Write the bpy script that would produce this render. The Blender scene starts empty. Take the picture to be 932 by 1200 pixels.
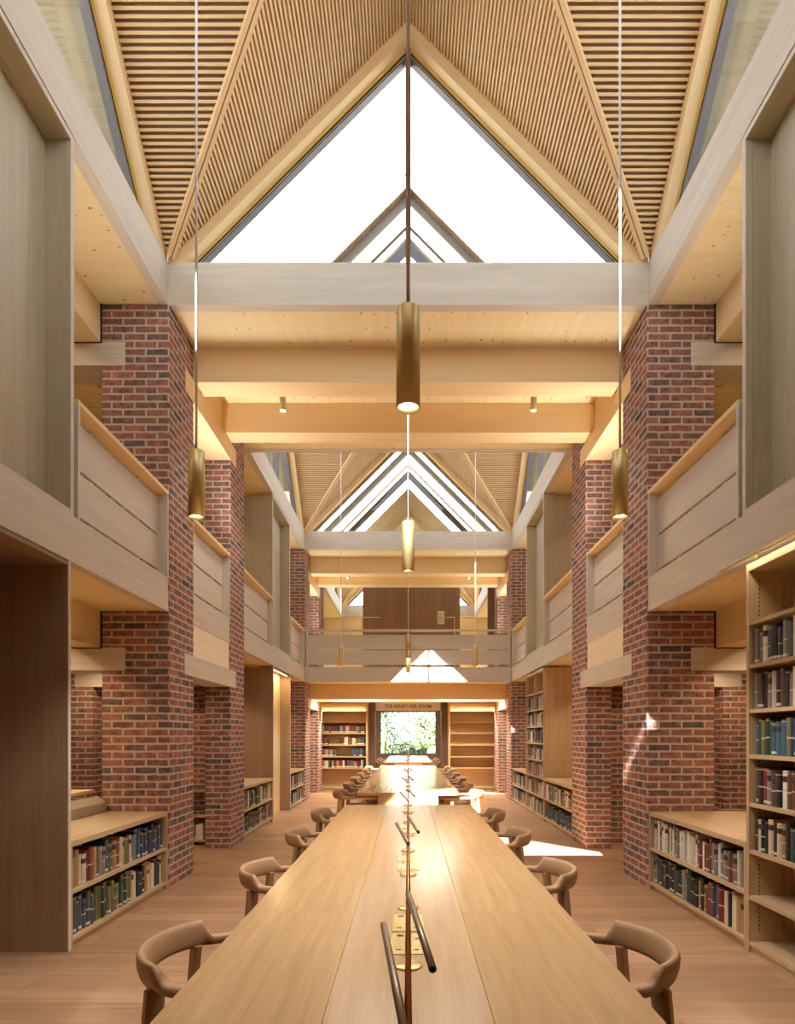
import bpy, math, random
from mathutils import Vector
random.seed(7)
C = bpy.context.scene
COL = C.collection
EYE = 1.51
F = 710.0
P = 7.865                      # bay module (lantern + narrow bay)

# ------------------------------------------------------------------ camera
cam = bpy.data.cameras.new('camera'); camo = bpy.data.objects.new('camera', cam); COL.objects.link(camo)
camo.location = (0, 0, EYE); camo.rotation_euler = (math.radians(90), 0, 0)
cam.sensor_fit = 'HORIZONTAL'; cam.sensor_width = 36; cam.lens = F/932*36
cam.shift_x = -(478.5-466)/932; cam.shift_y = (861.5-600)/932
cam.clip_start = 0.05; cam.clip_end = 300
C.camera = camo

# ------------------------------------------------------------------ world, sun, exposure
w = bpy.data.worlds.new('sky'); C.world = w; w.use_nodes = True
wn = w.node_tree.nodes; wl = w.node_tree.links
bg = wn['Background']; bg.inputs['Strength'].default_value = 3.0
tc = wn.new('ShaderNodeTexCoord'); sep = wn.new('ShaderNodeSeparateXYZ'); rmp = wn.new('ShaderNodeValToRGB')
wl.new(tc.outputs['Generated'], sep.inputs[0]); wl.new(sep.outputs['Z'], rmp.inputs[0]); wl.new(rmp.outputs[0], bg.inputs['Color'])
rmp.color_ramp.elements[0].color = (0.90, 0.94, 0.98, 1); rmp.color_ramp.elements[1].color = (0.74, 0.85, 1.0, 1)
sun = bpy.data.lights.new('sun', 'SUN'); suno = bpy.data.objects.new('sun', sun); COL.objects.link(suno)
sun.energy = 30; sun.angle = math.radians(0.6); sun.color = (1.0, 0.97, 0.92)
suno.rotation_euler = Vector((0.096, 1.0, -0.965)).to_track_quat('-Z', 'Y').to_euler()
C.view_settings.view_transform = 'Standard'; C.view_settings.look = 'None'
C.view_settings.gamma = 1; C.view_settings.use_curve_mapping = False
C.view_settings.exposure = 0.85
C.cycles.use_denoising = True
C.cycles.max_bounces = 10; C.cycles.diffuse_bounces = 7; C.cycles.transparent_max_bounces = 16
C.cycles.sample_clamp_indirect = 6
C.cycles.caustics_reflective = False; C.cycles.caustics_refractive = False

# ------------------------------------------------------------------ materials
def lin(r, g, b):
    f = lambda c: (c/255)/12.92 if c/255 <= 0.04045 else ((c/255+0.055)/1.055)**2.4
    return (f(r), f(g), f(b), 1)
def newmat(name):
    m = bpy.data.materials.new(name); m.use_nodes = True
    n = m.node_tree.nodes; b = n['Principled BSDF']
    return m, n, m.node_tree.links, b
def mapping(n, l, src, sc):
    mp = n.new('ShaderNodeMapping'); mp.inputs['Scale'].default_value = sc; l.new(src, mp.inputs['Vector']); return mp.outputs[0]
def wood(name, dark, light, rough=0.5, plank=0.0, knots=False, fine=1.0, contrast=1.0, spec=0.35, offset=0.37, plen=2.4, bump=0.05):
    m, n, l, b = newmat(name)
    uv = n.new('ShaderNodeTexCoord').outputs['UV']
    oi = n.new('ShaderNodeObjectInfo')
    add = n.new('ShaderNodeVectorMath'); add.operation = 'ADD'
    cmb = n.new('ShaderNodeCombineXYZ'); mul = n.new('ShaderNodeMath'); mul.operation = 'MULTIPLY'; mul.inputs[1].default_value = 37
    l.new(oi.outputs['Random'], mul.inputs[0]); l.new(mul.outputs[0], cmb.inputs[2])
    l.new(uv, add.inputs[0]); l.new(cmb.outputs[0], add.inputs[1])
    src = add.outputs[0]
    pr = None
    if plank:
        br = n.new('ShaderNodeTexBrick'); br.inputs['Color1'].default_value = (0,0,0,1); br.inputs['Color2'].default_value = (1,1,1,1)
        br.inputs['Mortar'].default_value = (0.5,0.5,0.5,1); br.inputs['Scale'].default_value = 1
        br.inputs['Brick Width'].default_value = plen; br.inputs['Row Height'].default_value = plank
        br.inputs['Mortar Size'].default_value = 0.0012; br.inputs['Mortar Smooth'].default_value = 0.3; br.offset = offset
        l.new(uv, br.inputs['Vector'])
        add2 = n.new('ShaderNodeVectorMath'); add2.operation = 'ADD'
        sc2 = n.new('ShaderNodeVectorMath'); sc2.operation = 'SCALE'; sc2.inputs['Scale'].default_value = 11
        l.new(br.outputs['Color'], sc2.inputs[0]); l.new(sc2.outputs[0], add2.inputs[0]); l.new(src, add2.inputs[1])
        src = add2.outputs[0]
    n1 = n.new('ShaderNodeTexNoise'); n1.inputs['Scale'].default_value = 1; n1.inputs['Detail'].default_value = 4; n1.inputs['Roughness'].default_value = 0.6
    l.new(mapping(n, l, src, (0.9*fine, 16*fine, 1)), n1.inputs['Vector']); n1.inputs['Distortion'].default_value = 0.7
    n2 = n.new('ShaderNodeTexNoise'); n2.inputs['Scale'].default_value = 1; n2.inputs['Detail'].default_value = 2
    l.new(mapping(n, l, src, (3*fine, 160*fine, 1)), n2.inputs['Vector'])
    mx = n.new('ShaderNodeMath'); mx.operation = 'MULTIPLY_ADD'; mx.inputs[1].default_value = 0.35; l.new(n2.outputs['Fac'], mx.inputs[0])
    m2 = n.new('ShaderNodeMath'); m2.operation = 'MULTIPLY'; m2.inputs[1].default_value = 0.65; l.new(n1.outputs['Fac'], m2.inputs[0]); l.new(m2.outputs[0], mx.inputs[2])
    fac = mx.outputs[0]
    if plank:
        sp = n.new('ShaderNodeSeparateColor'); l.new(br.outputs['Color'], sp.inputs[0])
        ma = n.new('ShaderNodeMath'); ma.operation = 'MULTIPLY_ADD'; ma.inputs[1].default_value = 0.22; l.new(sp.outputs[0], ma.inputs[0])
        sb = n.new('ShaderNodeMath'); sb.operation = 'SUBTRACT'; sb.inputs[1].default_value = 0.11; l.new(fac, sb.inputs[0]); l.new(sb.outputs[0], ma.inputs[2]); fac = ma.outputs[0]
    cr = n.new('ShaderNodeValToRGB'); l.new(fac, cr.inputs[0])
    cr.color_ramp.elements[0].position = 0.5-0.24/contrast; cr.color_ramp.elements[0].color = dark
    cr.color_ramp.elements[1].position = 0.5+0.24/contrast; cr.color_ramp.elements[1].color = light
    colr = cr.outputs[0]
    if knots:
        vo = n.new('ShaderNodeTexVoronoi'); vo.voronoi_dimensions = '2D'; vo.inputs['Scale'].default_value = 1; l.new(mapping(n, l, src, (4.5, 8.0, 1)), vo.inputs['Vector'])
        sk = n.new('ShaderNodeSeparateColor'); l.new(vo.outputs['Color'], sk.inputs[0]); ka = n.new('ShaderNodeMath'); ka.operation = 'MULTIPLY_ADD'; ka.inputs[1].default_value = 0.13; l.new(sk.outputs[0], ka.inputs[0]); l.new(vo.outputs['Distance'], ka.inputs[2])
        kr = n.new('ShaderNodeValToRGB'); l.new(ka.outputs[0], kr.inputs[0])
        kr.color_ramp.elements[0].position = 0.05; kr.color_ramp.elements[0].color = (0.25,0.12,0.06,1)
        kr.color_ramp.elements[1].position = 0.12; kr.color_ramp.elements[1].color = (1,1,1,1)
        mm = n.new('ShaderNodeMix'); mm.data_type = 'RGBA'; mm.blend_type = 'MULTIPLY'; mm.inputs[0].default_value = 0.75
        l.new(colr, mm.inputs[6]); l.new(kr.outputs[0], mm.inputs[7]); colr = mm.outputs[2]
    if plank:
        mm = n.new('ShaderNodeMix'); mm.data_type = 'RGBA'; l.new(br.outputs['Fac'], mm.inputs[0])
        l.new(colr, mm.inputs[6]); mm.inputs[7].default_value = tuple(c*0.35 for c in dark[:3])+(1,); colr = mm.outputs[2]
    l.new(colr, b.inputs['Base Color'])
    b.inputs['Roughness'].default_value = rough; b.inputs['Specular IOR Level'].default_value = spec
    bp = n.new('ShaderNodeBump'); bp.inputs['Strength'].default_value = bump; bp.inputs['Distance'].default_value = 0.004
    l.new(n2.outputs['Fac'], bp.inputs['Height']); l.new(bp.outputs[0], b.inputs['Normal'])
    return m
def brick(name):
    m, n, l, b = newmat(name)
    uv = n.new('ShaderNodeTexCoord').outputs['UV']
    nz = n.new('ShaderNodeTexNoise'); nz.inputs['Scale'].default_value = 17; nz.inputs['Detail'].default_value = 3; l.new(uv, nz.inputs['Vector'])
    dv = n.new('ShaderNodeVectorMath'); dv.operation = 'SCALE'; dv.inputs['Scale'].default_value = 0.014
    ds = n.new('ShaderNodeVectorMath'); ds.operation = 'SUBTRACT'; ds.inputs[1].default_value = (0.5,0.5,0.5)
    l.new(nz.outputs['Color'], ds.inputs[0]); l.new(ds.outputs[0], dv.inputs[0])
    ad = n.new('ShaderNodeVectorMath'); ad.operation = 'ADD'; l.new(uv, ad.inputs[0]); l.new(dv.outputs[0], ad.inputs[1])
    br = n.new('ShaderNodeTexBrick'); br.inputs['Color1'].default_value = (0,0,0,1); br.inputs['Color2'].default_value = (1,1,1,1)
    br.inputs['Mortar'].default_value = (0.5,0.5,0.5,1); br.inputs['Scale'].default_value = 1
    br.inputs['Brick Width'].default_value = 0.225; br.inputs['Row Height'].default_value = 0.075
    br.inputs['Mortar Size'].default_value = 0.0108; br.inputs['Mortar Smooth'].default_value = 0.25; br.offset = 0.5
    l.new(ad.outputs[0], br.inputs['Vector'])
    cr = n.new('ShaderNodeValToRGB'); cr.color_ramp.interpolation = 'LINEAR'; l.new(br.outputs['Color'], cr.inputs[0])
    e = cr.color_ramp.elements
    e[0].position = 0.0; e[0].color = lin(88, 82, 88)
    e[1].position = 1.0; e[1].color = lin(160, 112, 96)
    for p_, c_ in ((0.08, lin(112, 98, 98)), (0.16, lin(124, 98, 94)), (0.4, lin(134, 100, 93)), (0.75, lin(146, 104, 94))):
        k = e.new(p_); k.color = c_
    n2 = n.new('ShaderNodeTexNoise'); n2.inputs['Scale'].default_value = 14; n2.inputs['Detail'].default_value = 5; n2.inputs['Roughness'].default_value = 0.7; l.new(uv, n2.inputs['Vector'])
    r2 = n.new('ShaderNodeValToRGB'); l.new(n2.outputs['Fac'], r2.inputs[0])
    r2.color_ramp.elements[0].position = 0.3; r2.color_ramp.elements[0].color = (0.5,0.48,0.5,1)
    r2.color_ramp.elements[1].position = 0.72; r2.color_ramp.elements[1].color = (1.75,1.7,1.7,1)
    mu = n.new('ShaderNodeMix'); mu.data_type = 'RGBA'; mu.blend_type = 'MULTIPLY'; mu.inputs[0].default_value = 1
    l.new(cr.outputs[0], mu.inputs[6]); l.new(r2.outputs[0], mu.inputs[7])
    mo = n.new('ShaderNodeMix'); mo.data_type = 'RGBA'; l.new(br.outputs['Fac'], mo.inputs[0]); l.new(mu.outputs[2], mo.inputs[6]); mo.inputs[7].default_value = lin(196, 180, 168)
    l.new(mo.outputs[2], b.inputs['Base Color']); b.inputs['Roughness'].default_value = 0.9; b.inputs['Specular IOR Level'].default_value = 0.2
    iv = n.new('ShaderNodeMath'); iv.operation = 'MULTIPLY_ADD'; iv.inputs[1].default_value = -1.0; l.new(br.outputs['Fac'], iv.inputs[0])
    l.new(n2.outputs['Fac'], iv.inputs[2])
    bp = n.new('ShaderNodeBump'); bp.inputs['Strength'].default_value = 0.6; bp.inputs['Distance'].default_value = 0.008
    l.new(iv.outputs[0], bp.inputs['Height']); l.new(bp.outputs[0], b.inputs['Normal'])
    return m
def plain(name, col, rough=0.5, metal=0.0, emit=None, es=0.0, noise=0.0):
    m, n, l, b = newmat(name)
    b.inputs['Base Color'].default_value = col; b.inputs['Roughness'].default_value = rough; b.inputs['Metallic'].default_value = metal
    if emit: b.inputs['Emission Color'].default_value = emit; b.inputs['Emission Strength'].default_value = es
    if noise:
        t = n.new('ShaderNodeTexCoord'); z = n.new('ShaderNodeTexNoise'); z.inputs['Scale'].default_value = 9; z.inputs['Detail'].default_value = 4
        l.new(t.outputs['Object'], z.inputs['Vector']); r = n.new('ShaderNodeValToRGB'); l.new(z.outputs['Fac'], r.inputs[0])
        r.color_ramp.elements[0].color = tuple(c*(1-noise) for c in col[:3])+(1,); r.color_ramp.elements[1].color = tuple(min(1, c*(1+noise)) for c in col[:3])+(1,)
        l.new(r.outputs[0], b.inputs['Base Color'])
    return m
def glassmat():
    m = bpy.data.materials.new('window_glass'); m.use_nodes = True; n = m.node_tree.nodes; l = m.node_tree.links; n.clear()
    o = n.new('ShaderNodeOutputMaterial'); t = n.new('ShaderNodeBsdfTransparent'); g = n.new('ShaderNodeBsdfGlossy'); g.inputs['Roughness'].default_value = 0.0
    t.inputs['Color'].default_value = (0.97, 0.99, 1.0, 1)
    lw = n.new('ShaderNodeLayerWeight'); lw.inputs['Blend'].default_value = 0.5
    pw = n.new('ShaderNodeMath'); pw.operation = 'POWER'; pw.inputs[1].default_value = 5; l.new(lw.outputs['Facing'], pw.inputs[0])
    f = n.new('ShaderNodeMath'); f.operation = 'MULTIPLY_ADD'; f.inputs[1].default_value = 0.92; f.inputs[2].default_value = 0.03; l.new(pw.outputs[0], f.inputs[0]); mx = n.new('ShaderNodeMixShader')
    l.new(f.outputs[0], mx.inputs[0]); l.new(t.outputs[0], mx.inputs[1]); l.new(g.outputs[0], mx.inputs[2]); l.new(mx.outputs[0], o.inputs[0])
    return m
def bookmat(attr):
    m, n, l, b = newmat('book_cloth_'+attr)
    if attr == 'shared':
        a = n.new('ShaderNodeVertexColor'); a.layer_name = 'Col'; col = a.outputs['Color']
        l.new(col, b.inputs['Base Color'])
    else:
        a = n.new('ShaderNodeObjectInfo'); t = n.new('ShaderNodeTexCoord'); sp = n.new('ShaderNodeSeparateXYZ'); l.new(t.outputs['Generated'], sp.inputs[0])
        # pale title bands and shelf label on the spine, position and presence vary by book
        def band(lo, hi, colr, thr, seed, prev):
            g1 = n.new('ShaderNodeMath'); g1.operation = 'GREATER_THAN'; g1.inputs[1].default_value = lo; l.new(sp.outputs['Z'], g1.inputs[0])
            g2 = n.new('ShaderNodeMath'); g2.operation = 'LESS_THAN'; g2.inputs[1].default_value = hi; l.new(sp.outputs['Z'], g2.inputs[0])
            fr = n.new('ShaderNodeMath'); fr.operation = 'MULTIPLY'; fr.inputs[1].default_value = seed; l.new(a.outputs['Random'], fr.inputs[0])
            fc = n.new('ShaderNodeMath'); fc.operation = 'FRACT'; l.new(fr.outputs[0], fc.inputs[0])
            g3 = n.new('ShaderNodeMath'); g3.operation = 'GREATER_THAN'; g3.inputs[1].default_value = thr; l.new(fc.outputs[0], g3.inputs[0])
            m1 = n.new('ShaderNodeMath'); m1.operation = 'MULTIPLY'; l.new(g1.outputs[0], m1.inputs[0]); l.new(g2.outputs[0], m1.inputs[1])
            m2 = n.new('ShaderNodeMath'); m2.operation = 'MULTIPLY'; l.new(m1.outputs[0], m2.inputs[0]); l.new(g3.outputs[0], m2.inputs[1])
            mm = n.new('ShaderNodeMix'); mm.data_type = 'RGBA'; l.new(m2.outputs[0], mm.inputs[0]); l.new(prev, mm.inputs[6]); mm.inputs[7].default_value = colr
            return mm.outputs[2]
        c = band(0.05, 0.13, lin(215,208,195), 0.55, 7.3, a.outputs['Color'])
        c = band(0.46, 0.50, lin(200,190,170), 0.5, 13.7, c)
        c = band(0.70, 0.86, lin(60,45,38), 0.6, 31.1, c)
        c = band(0.93, 0.96, lin(196,170,110), 0.5, 53.9, c)
        l.new(c, b.inputs['Base Color'])
    b.inputs['Roughness'].default_value = 0.55
    return m
M = {}
M['oak_beam'] = wood('pale_oak_beam', lin(196,188,174), lin(222,214,200), 0.55)
M['oak_panel'] = wood('oak_panel', lin(172,162,136), lin(200,188,160), 0.5, plank=0.36, plen=6)
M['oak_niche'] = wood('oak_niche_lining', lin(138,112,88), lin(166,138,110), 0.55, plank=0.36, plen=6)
M['golden'] = wood('golden_spruce', lin(230,200,150), lin(242,218,174), 0.55, contrast=0.8)
M['clt'] = wood('knotty_spruce_ceiling', lin(228,206,158), lin(248,232,190), 0.6, knots=True, contrast=0.8)
M['slat'] = wood('slat_timber', lin(208,174,128), lin(234,202,156), 0.55)
M['backing'] = plain('slat_backing', lin(168,148,124), 0.9)
M['oak_shelf'] = wood('oak_shelf', lin(172,144,108), lin(204,178,142), 0.5)
M['floor'] = wood('oak_floor_planks', lin(146,112,86), lin(192,154,120), 0.38, plank=0.19, plen=2.3, contrast=1.15, spec=0.4)
M['table'] = wood('oak_tabletop', lin(166,132,92), lin(202,168,124), 0.19, spec=0.6, contrast=0.9, fine=1.2)
M['table_mid'] = wood('oak_centre_board', lin(172,140,106), lin(204,174,138), 0.18, spec=0.5, contrast=0.9)
M['chair'] = wood('oak_chair', lin(146,114,84), lin(182,146,110), 0.5, fine=0.6, bump=0.0, contrast=0.8)
M['brown'] = wood('dark_oak_boarding', lin(134,106,88), lin(164,132,110), 0.55, plank=0.19, plen=6)
M['dark_oak'] = wood('dark_oak_reveal', lin(78,60,50), lin(100,78,64), 0.55)
M['cream'] = wood('cream_birch_panel', lin(236,222,194), lin(248,238,214), 0.6)
M['brick'] = brick('red_brick')
M['brass'] = plain('satin_brass', lin(218,198,140), 0.40, 0.9)
M['bronze'] = plain('bronze_tube', lin(150,132,112), 0.4, 0.5)
M['copper'] = plain('copper_brown_rail', lin(150,92,48), 0.35, 0.8)
M['dark_frame'] = plain('dark_bronze_frame', lin(122,116,116), 0.5, 0.1)
M['gold_edge'] = plain('yellow_lit_edge_inlay', lin(222,184,96), 0.6)  # painted lit edge at the gables, inlay on the tables
M['black'] = plain('black_inner', lin(24,22,22), 0.6)
M['lens'] = plain('lamp_lens', (1,1,1,1), 0.4, emit=(1,0.93,0.82,1), es=14)
M['led'] = plain('led_strip', (1,1,1,1), 0.4, emit=(1,0.78,0.42,1), es=2.0)
M['cable'] = plain('white_cable', lin(245,242,236), 0.5)
M['glass'] = glassmat()
M['zinc'] = plain('white_roof_edge', lin(236,236,232), 0.5)
M['roof'] = plain('roof_tile', lin(132,96,80), 0.9, noise=0.2)
M['flatroof'] = plain('pale_gravel_roof', lin(150,147,140), 0.9, noise=0.1)
M['edge_lead'] = plain('grey_roof_edge', lin(84,88,94), 0.6)
M['soffit'] = wood('soffit_boards', lin(126,114,90), lin(152,138,112), 0.6, plank=0.3, plen=6)
M['soffit_dark'] = wood('brown_soffit_boards', lin(92,74,54), lin(122,100,76), 0.6, plank=0.15, plen=6)
M['gable_timber'] = wood('weathered_gable_timber', lin(108,99,86), lin(130,120,106), 0.6)
M['pages'] = plain('book_pages', lin(222,210,186), 0.8)
M['book'] = bookmat('single'); M['books'] = bookmat('shared')
M['plate'] = plain('brass_socket_plate', lin(236,214,150), 0.25, 0.7)
M['ink'] = plain('dark_lettering', lin(86,52,34), 0.7)
M['paper'] = plain('white_notice', lin(226,226,222), 0.6)
M['leaf'] = plain('leaf', lin(74,86,62), 0.6, noise=0.35)
M['leaf2'] = plain('pale_leaf', lin(138,146,108), 0.6, noise=0.3)
M['bark'] = plain('bark', lin(96,80,64), 0.9, noise=0.2)
M['lawn'] = plain('lawn', lin(110,140,74), 0.95, noise=0.25)
M['plaster'] = plain('warm_plaster', lin(214,200,178), 0.85)

# ------------------------------------------------------------------ mesh builder
class MB:
    def __init__(s): s.v = []; s.f = []; s.uv = []; s.sm = []; s.col = []
    def face(s, pts, g=(1,0,0), off=0.0, smooth=False, idx=None, col=None, brick=False):
        P_ = [Vector(p) for p in pts]
        nrm = Vector((0,0,0))
        for i in range(len(P_)):
            a, b_ = P_[i], P_[(i+1) % len(P_)]
            nrm += Vector(((a.y-b_.y)*(a.z+b_.z), (a.z-b_.z)*(a.x+b_.x), (a.x-b_.x)*(a.y+b_.y)))
        if nrm.length > 0: nrm.normalize()
        if brick:
            if abs(nrm.z) > 0.8: U, V = Vector((1,0,0)), Vector((0,1,0))
            elif abs(nrm.x) > abs(nrm.y): U, V = Vector((0,1,0)), Vector((0,0,1))
            else: U, V = Vector((1,0,0)), Vector((0,0,1))
        else:
            g = Vector(g)
            U = g - nrm*g.dot(nrm)
            if U.length < 0.2:
                g = Vector((0,0,1)) if abs(nrm.z) < 0.8 else Vector((0,1,0))
                U = g - nrm*g.dot(nrm)
            U.normalize(); V = nrm.cross(U)
        b0 = len(s.v)
        if idx is None:
            s.v += [tuple(p) for p in P_]; idx = list(range(b0, b0+len(P_)))
        s.f.append(idx); s.sm.append(smooth); s.col.append(col)
        s.uv.append([(p.dot(U)+off, p.dot(V)+(0 if brick else off*0.31)) for p in P_])
    def hexa(s, p, g=(1,0,0), off=None, col=None, brick=False):
        # p: 0-3 bottom ccw, 4-7 top ccw
        if off is None: off = 0 if brick else random.uniform(0, 20)
        b0 = len(s.v); s.v += [tuple(q) for q in p]
        for q in ((3,2,1,0),(4,5,6,7),(0,1,5,4),(1,2,6,5),(2,3,7,6),(3,0,4,7)):
            s.face([p[i] for i in q], g, off, idx=[b0+i for i in q], col=col, brick=brick)
    def box(s, x0, x1, y0, y1, z0, z1, g=None, off=None, col=None, brick=False):
        if x0 > x1: x0, x1 = x1, x0
        if y0 > y1: y0, y1 = y1, y0
        if z0 > z1: z0, z1 = z1, z0
        if g is None:
            d = (x1-x0, y1-y0, z1-z0); k = d.index(max(d)); g = tuple(1 if i == k else 0 for i in range(3))
        s.hexa([(x0,y0,z0),(x1,y0,z0),(x1,y1,z0),(x0,y1,z0),(x0,y0,z1),(x1,y0,z1),(x1,y1,z1),(x0,y1,z1)], g, off, col, brick)
        return s
    def bar(s, a, b, wid, hgt, up=(0,0,1), off=None):
        a = Vector(a); b = Vector(b); d = (b-a).normalized(); up = Vector(up)
        r = d.cross(up).normalized(); u = r.cross(d).normalized()
        r = r*wid/2; u = u*hgt/2
        s.hexa([a-r-u, a+r-u, b+r-u, b-r-u, a-r+u, a+r+u, b+r+u, b-r+u], tuple(d), off); return s
    def slab(s, pts, d, g=(1,0,0)):
        # polygon pts extruded by vector d
        d = Vector(d); top = [Vector(p)+d for p in pts]; n = len(pts)
        cen = Vector((0,0,0))
        q0 = [Vector(p) for p in pts]
        nn = (q0[1]-q0[0]).cross(q0[2]-q0[1])
        if nn.dot(d) > 0: q0 = q0[::-1]; top = top[::-1]
        off = random.uniform(0, 20)
        s.face(q0, g, off); s.face(top[::-1], g, off)
        for i in range(n):
            j = (i+1) % n; s.face([q0[j], q0[i], top[i], top[j]], g, off)
        return s
    def tube(s, pts, r, n=10, cap=True, r1=None):
        pts = [Vector(p) for p in pts]; rings = []
        for i, p in enumerate(pts):
            d = (pts[min(i+1, len(pts)-1)]-pts[max(i-1, 0)]).normalized()
            a = Vector((0,0,1)) if abs(d.z) < 0.9 else Vector((1,0,0))
            e1 = d.cross(a).normalized(); e2 = d.cross(e1)
            rr = r if r1 is None else r+(r1-r)*i/(len(pts)-1)
            b0 = len(s.v)
            s.v += [tuple(p+(e1*math.cos(2*math.pi*k/n)+e2*math.sin(2*math.pi*k/n))*rr) for k in range(n)]; rings.append(b0)
        for i in range(len(rings)-1):
            for k in range(n):
                ids = [rings[i]+k, rings[i]+(k+1) % n, rings[i+1]+(k+1) % n, rings[i+1]+k]
                s.face([s.v[q] for q in ids], tuple(pts[-1]-pts[0]), 0, True, ids)
        if cap:
            for b0, rev in ((rings[0], 1), (rings[-1], 0)):
                ids = [b0+k for k in range(n)]
                if rev: ids = ids[::-1]
                s.face([s.v[q] for q in ids], idx=ids)
        return s
    def lathe(s, c, prof, n=24):
        c = Vector(c); rings = []
        for (r, z) in prof:
            b0 = len(s.v); s.v += [tuple(c+Vector((r*math.cos(2*math.pi*k/n), r*math.sin(2*math.pi*k/n), z))) for k in range(n)]; rings.append(b0)
        for i in range(len(rings)-1):
            for k in range(n):
                ids = [rings[i]+k, rings[i]+(k+1) % n, rings[i+1]+(k+1) % n, rings[i+1]+k]
                s.face([s.v[q] for q in ids], (0,0,1), 0, True, ids)
        return s
    def loft(s, rings, closed_ends=True, g=(1,0,0), smooth=True):
        ids_ = []
        for R in rings:
            b0 = len(s.v); s.v += [tuple(p) for p in R]; ids_.append(b0)
        n = len(rings[0])
        for i in range(len(rings)-1):
            for k in range(n):
                ids = [ids_[i]+k, ids_[i]+(k+1) % n, ids_[i+1]+(k+1) % n, ids_[i+1]+k]
                gg = Vector(rings[i+1][k])-Vector(rings[i][k])
                s.face([s.v[q] for q in ids], tuple(gg) if gg.length > 1e-6 else g, 0, smooth, ids)
        if closed_ends:
            s.face([s.v[ids_[0]+k] for k in range(n)][::-1], g, idx=[ids_[0]+k for k in range(n)][::-1])
            s.face([s.v[ids_[-1]+k] for k in range(n)], g, idx=[ids_[-1]+k for k in range(n)])
        return s
    def build(s, name, mat, parent=None, origin=None, bevel=0.0):
        me = bpy.data.meshes.new(name)
        if parent is not None and origin is None:
            origin = Vector(parent.get('_o', (0,0,0)))
            rel = Vector((0,0,0))
        elif parent is not None:
            rel = Vector((0,0,0))
        else:
            if origin is None:
                xs = [p[0] for p in s.v]; ys = [p[1] for p in s.v]; zs = [p[2] for p in s.v]
                origin = Vector(((min(xs)+max(xs))/2, (min(ys)+max(ys))/2, min(zs)))
            rel = Vector(origin)
        origin = Vector(origin)
        me.from_pydata([tuple(Vector(p)-origin) for p in s.v], [], s.f)
        ul = me.uv_layers.new(name='UVMap')
        flat = [c for f in s.uv for p in f for c in p]
        ul.data.foreach_set('uv', flat)
        me.polygons.foreach_set('use_smooth', s.sm)
        if any(c is not None for c in s.col):
            ca = me.color_attributes.new('Col', 'FLOAT_COLOR', 'CORNER')
            vals = []
            for f, c in zip(s.f, s.col): vals += list(c or (1,1,1,1))*len(f)
            ca.data.foreach_set('color', vals)
        me.materials.append(M[mat] if isinstance(mat, str) else mat)
        o = bpy.data.objects.new(name, me); COL.objects.link(o)
        if parent is not None: o.parent = parent
        else: o.location = rel
        o['_o'] = tuple(origin)
        if bevel:
            b = o.modifiers.new('bevel', 'BEVEL'); b.width = bevel; b.segments = 2; b.limit_method = 'ANGLE'; b.angle_limit = math.radians(40)
        return o
def tag(o, label, cat=None, group=None, kind=None):
    o['label'] = label
    if cat: o['category'] = cat
    if group: o['group'] = group
    if kind: o['kind'] = kind
    return o
def thing(name, loc, label, cat, group=None, kind=None):
    o = bpy.data.objects.new(name, None); COL.objects.link(o); o.location = loc; o['_o'] = tuple(loc); o.empty_display_size = 0.1
    return tag(o, label, cat, group, kind)
def dup(o, parent=None):
    c = o.copy(); COL.objects.link(c); c.parent = parent
    if parent is None and 'label' in c: pass
    for ch in list(o.children): dup(ch, c)
    return c
SIDE = {-1: 'left', 1: 'right'}
def struct(mb, name, mat, label, cat, **k):
    return tag(mb.build(name, mat, **k), label, cat, kind='structure')

Y1 = 5.976; W2 = 2.37
ZC = 5.765; ZL1, ZL0 = 5.384, 5.155      # upper ceiling, upper lintels
ZB0, ZB1 = 5.755, 6.173                  # lantern beam
MB0, MB1 = 2.73, 3.06                    # mezzanine edge beam
LL1, LL0 = 2.375, 2.15                   # lower lintels
APX = 8.55                               # lantern lining apex

# ------------------------------------------------------------------ structure: floor, walls
struct(MB().box(-5.6, 5.6, -2.4, 24.0, -0.12, 0.0, g=(1,0,0), off=0), 'floor', 'floor', 'oak plank floor running the length of the hall', 'floor')
def wallbox(name, mat, label, *a, **k): return struct(MB().box(*a, g=(0,0,1), off=0, brick=(mat == 'brick')), name, mat, label, 'wall')
wallbox('wall_left', 'plaster', 'pale outer wall of the left aisle', -5.75, -5.6, -2.4, 24, 0, 6.2)
wallbox('wall_right', 'plaster', 'pale outer wall of the right aisle', 5.6, 5.75, -2.4, 24, 0, 6.2)
wallbox('wall_near', 'plaster', 'plain wall behind the near end of the hall', -5.6, 5.6, -2.55, -2.4, 0, 6.2)

# lower ceiling (underside of mezzanine) and mezzanine floor
BAYN = {0: 'first', 1: 'second', 2: 'third', -1: 'entrance'}
for s in (-1, 1):
    struct(MB().box(s*2.45, s*5.6, -2.4, 16.96, 2.735, 3.0, g=(1,0,0)), 'ceiling', 'clt', 'knotty timber soffit under the %s mezzanine' % SIDE[s], 'ceiling')
    struct(MB().box(s*2.45, s*5.6, -2.4, 22.0, ZC, 6.0, g=(1,0,0)), 'ceiling', 'clt', 'knotty timber ceiling over the upper %s aisle' % SIDE[s], 'ceiling')
    struct(MB().box(s*2.5, s*5.75, -2.55, 24.2, 6.0, 6.16), 'roof', 'flatroof', 'flat roof over the %s aisle' % SIDE[s], 'roof')
struct(MB().box(-2.37, 2.37, 13.92, 16.96, 2.735, 3.0, g=(1,0,0)), 'ceiling', 'clt', 'timber soffit under the far balcony', 'ceiling')
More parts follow.
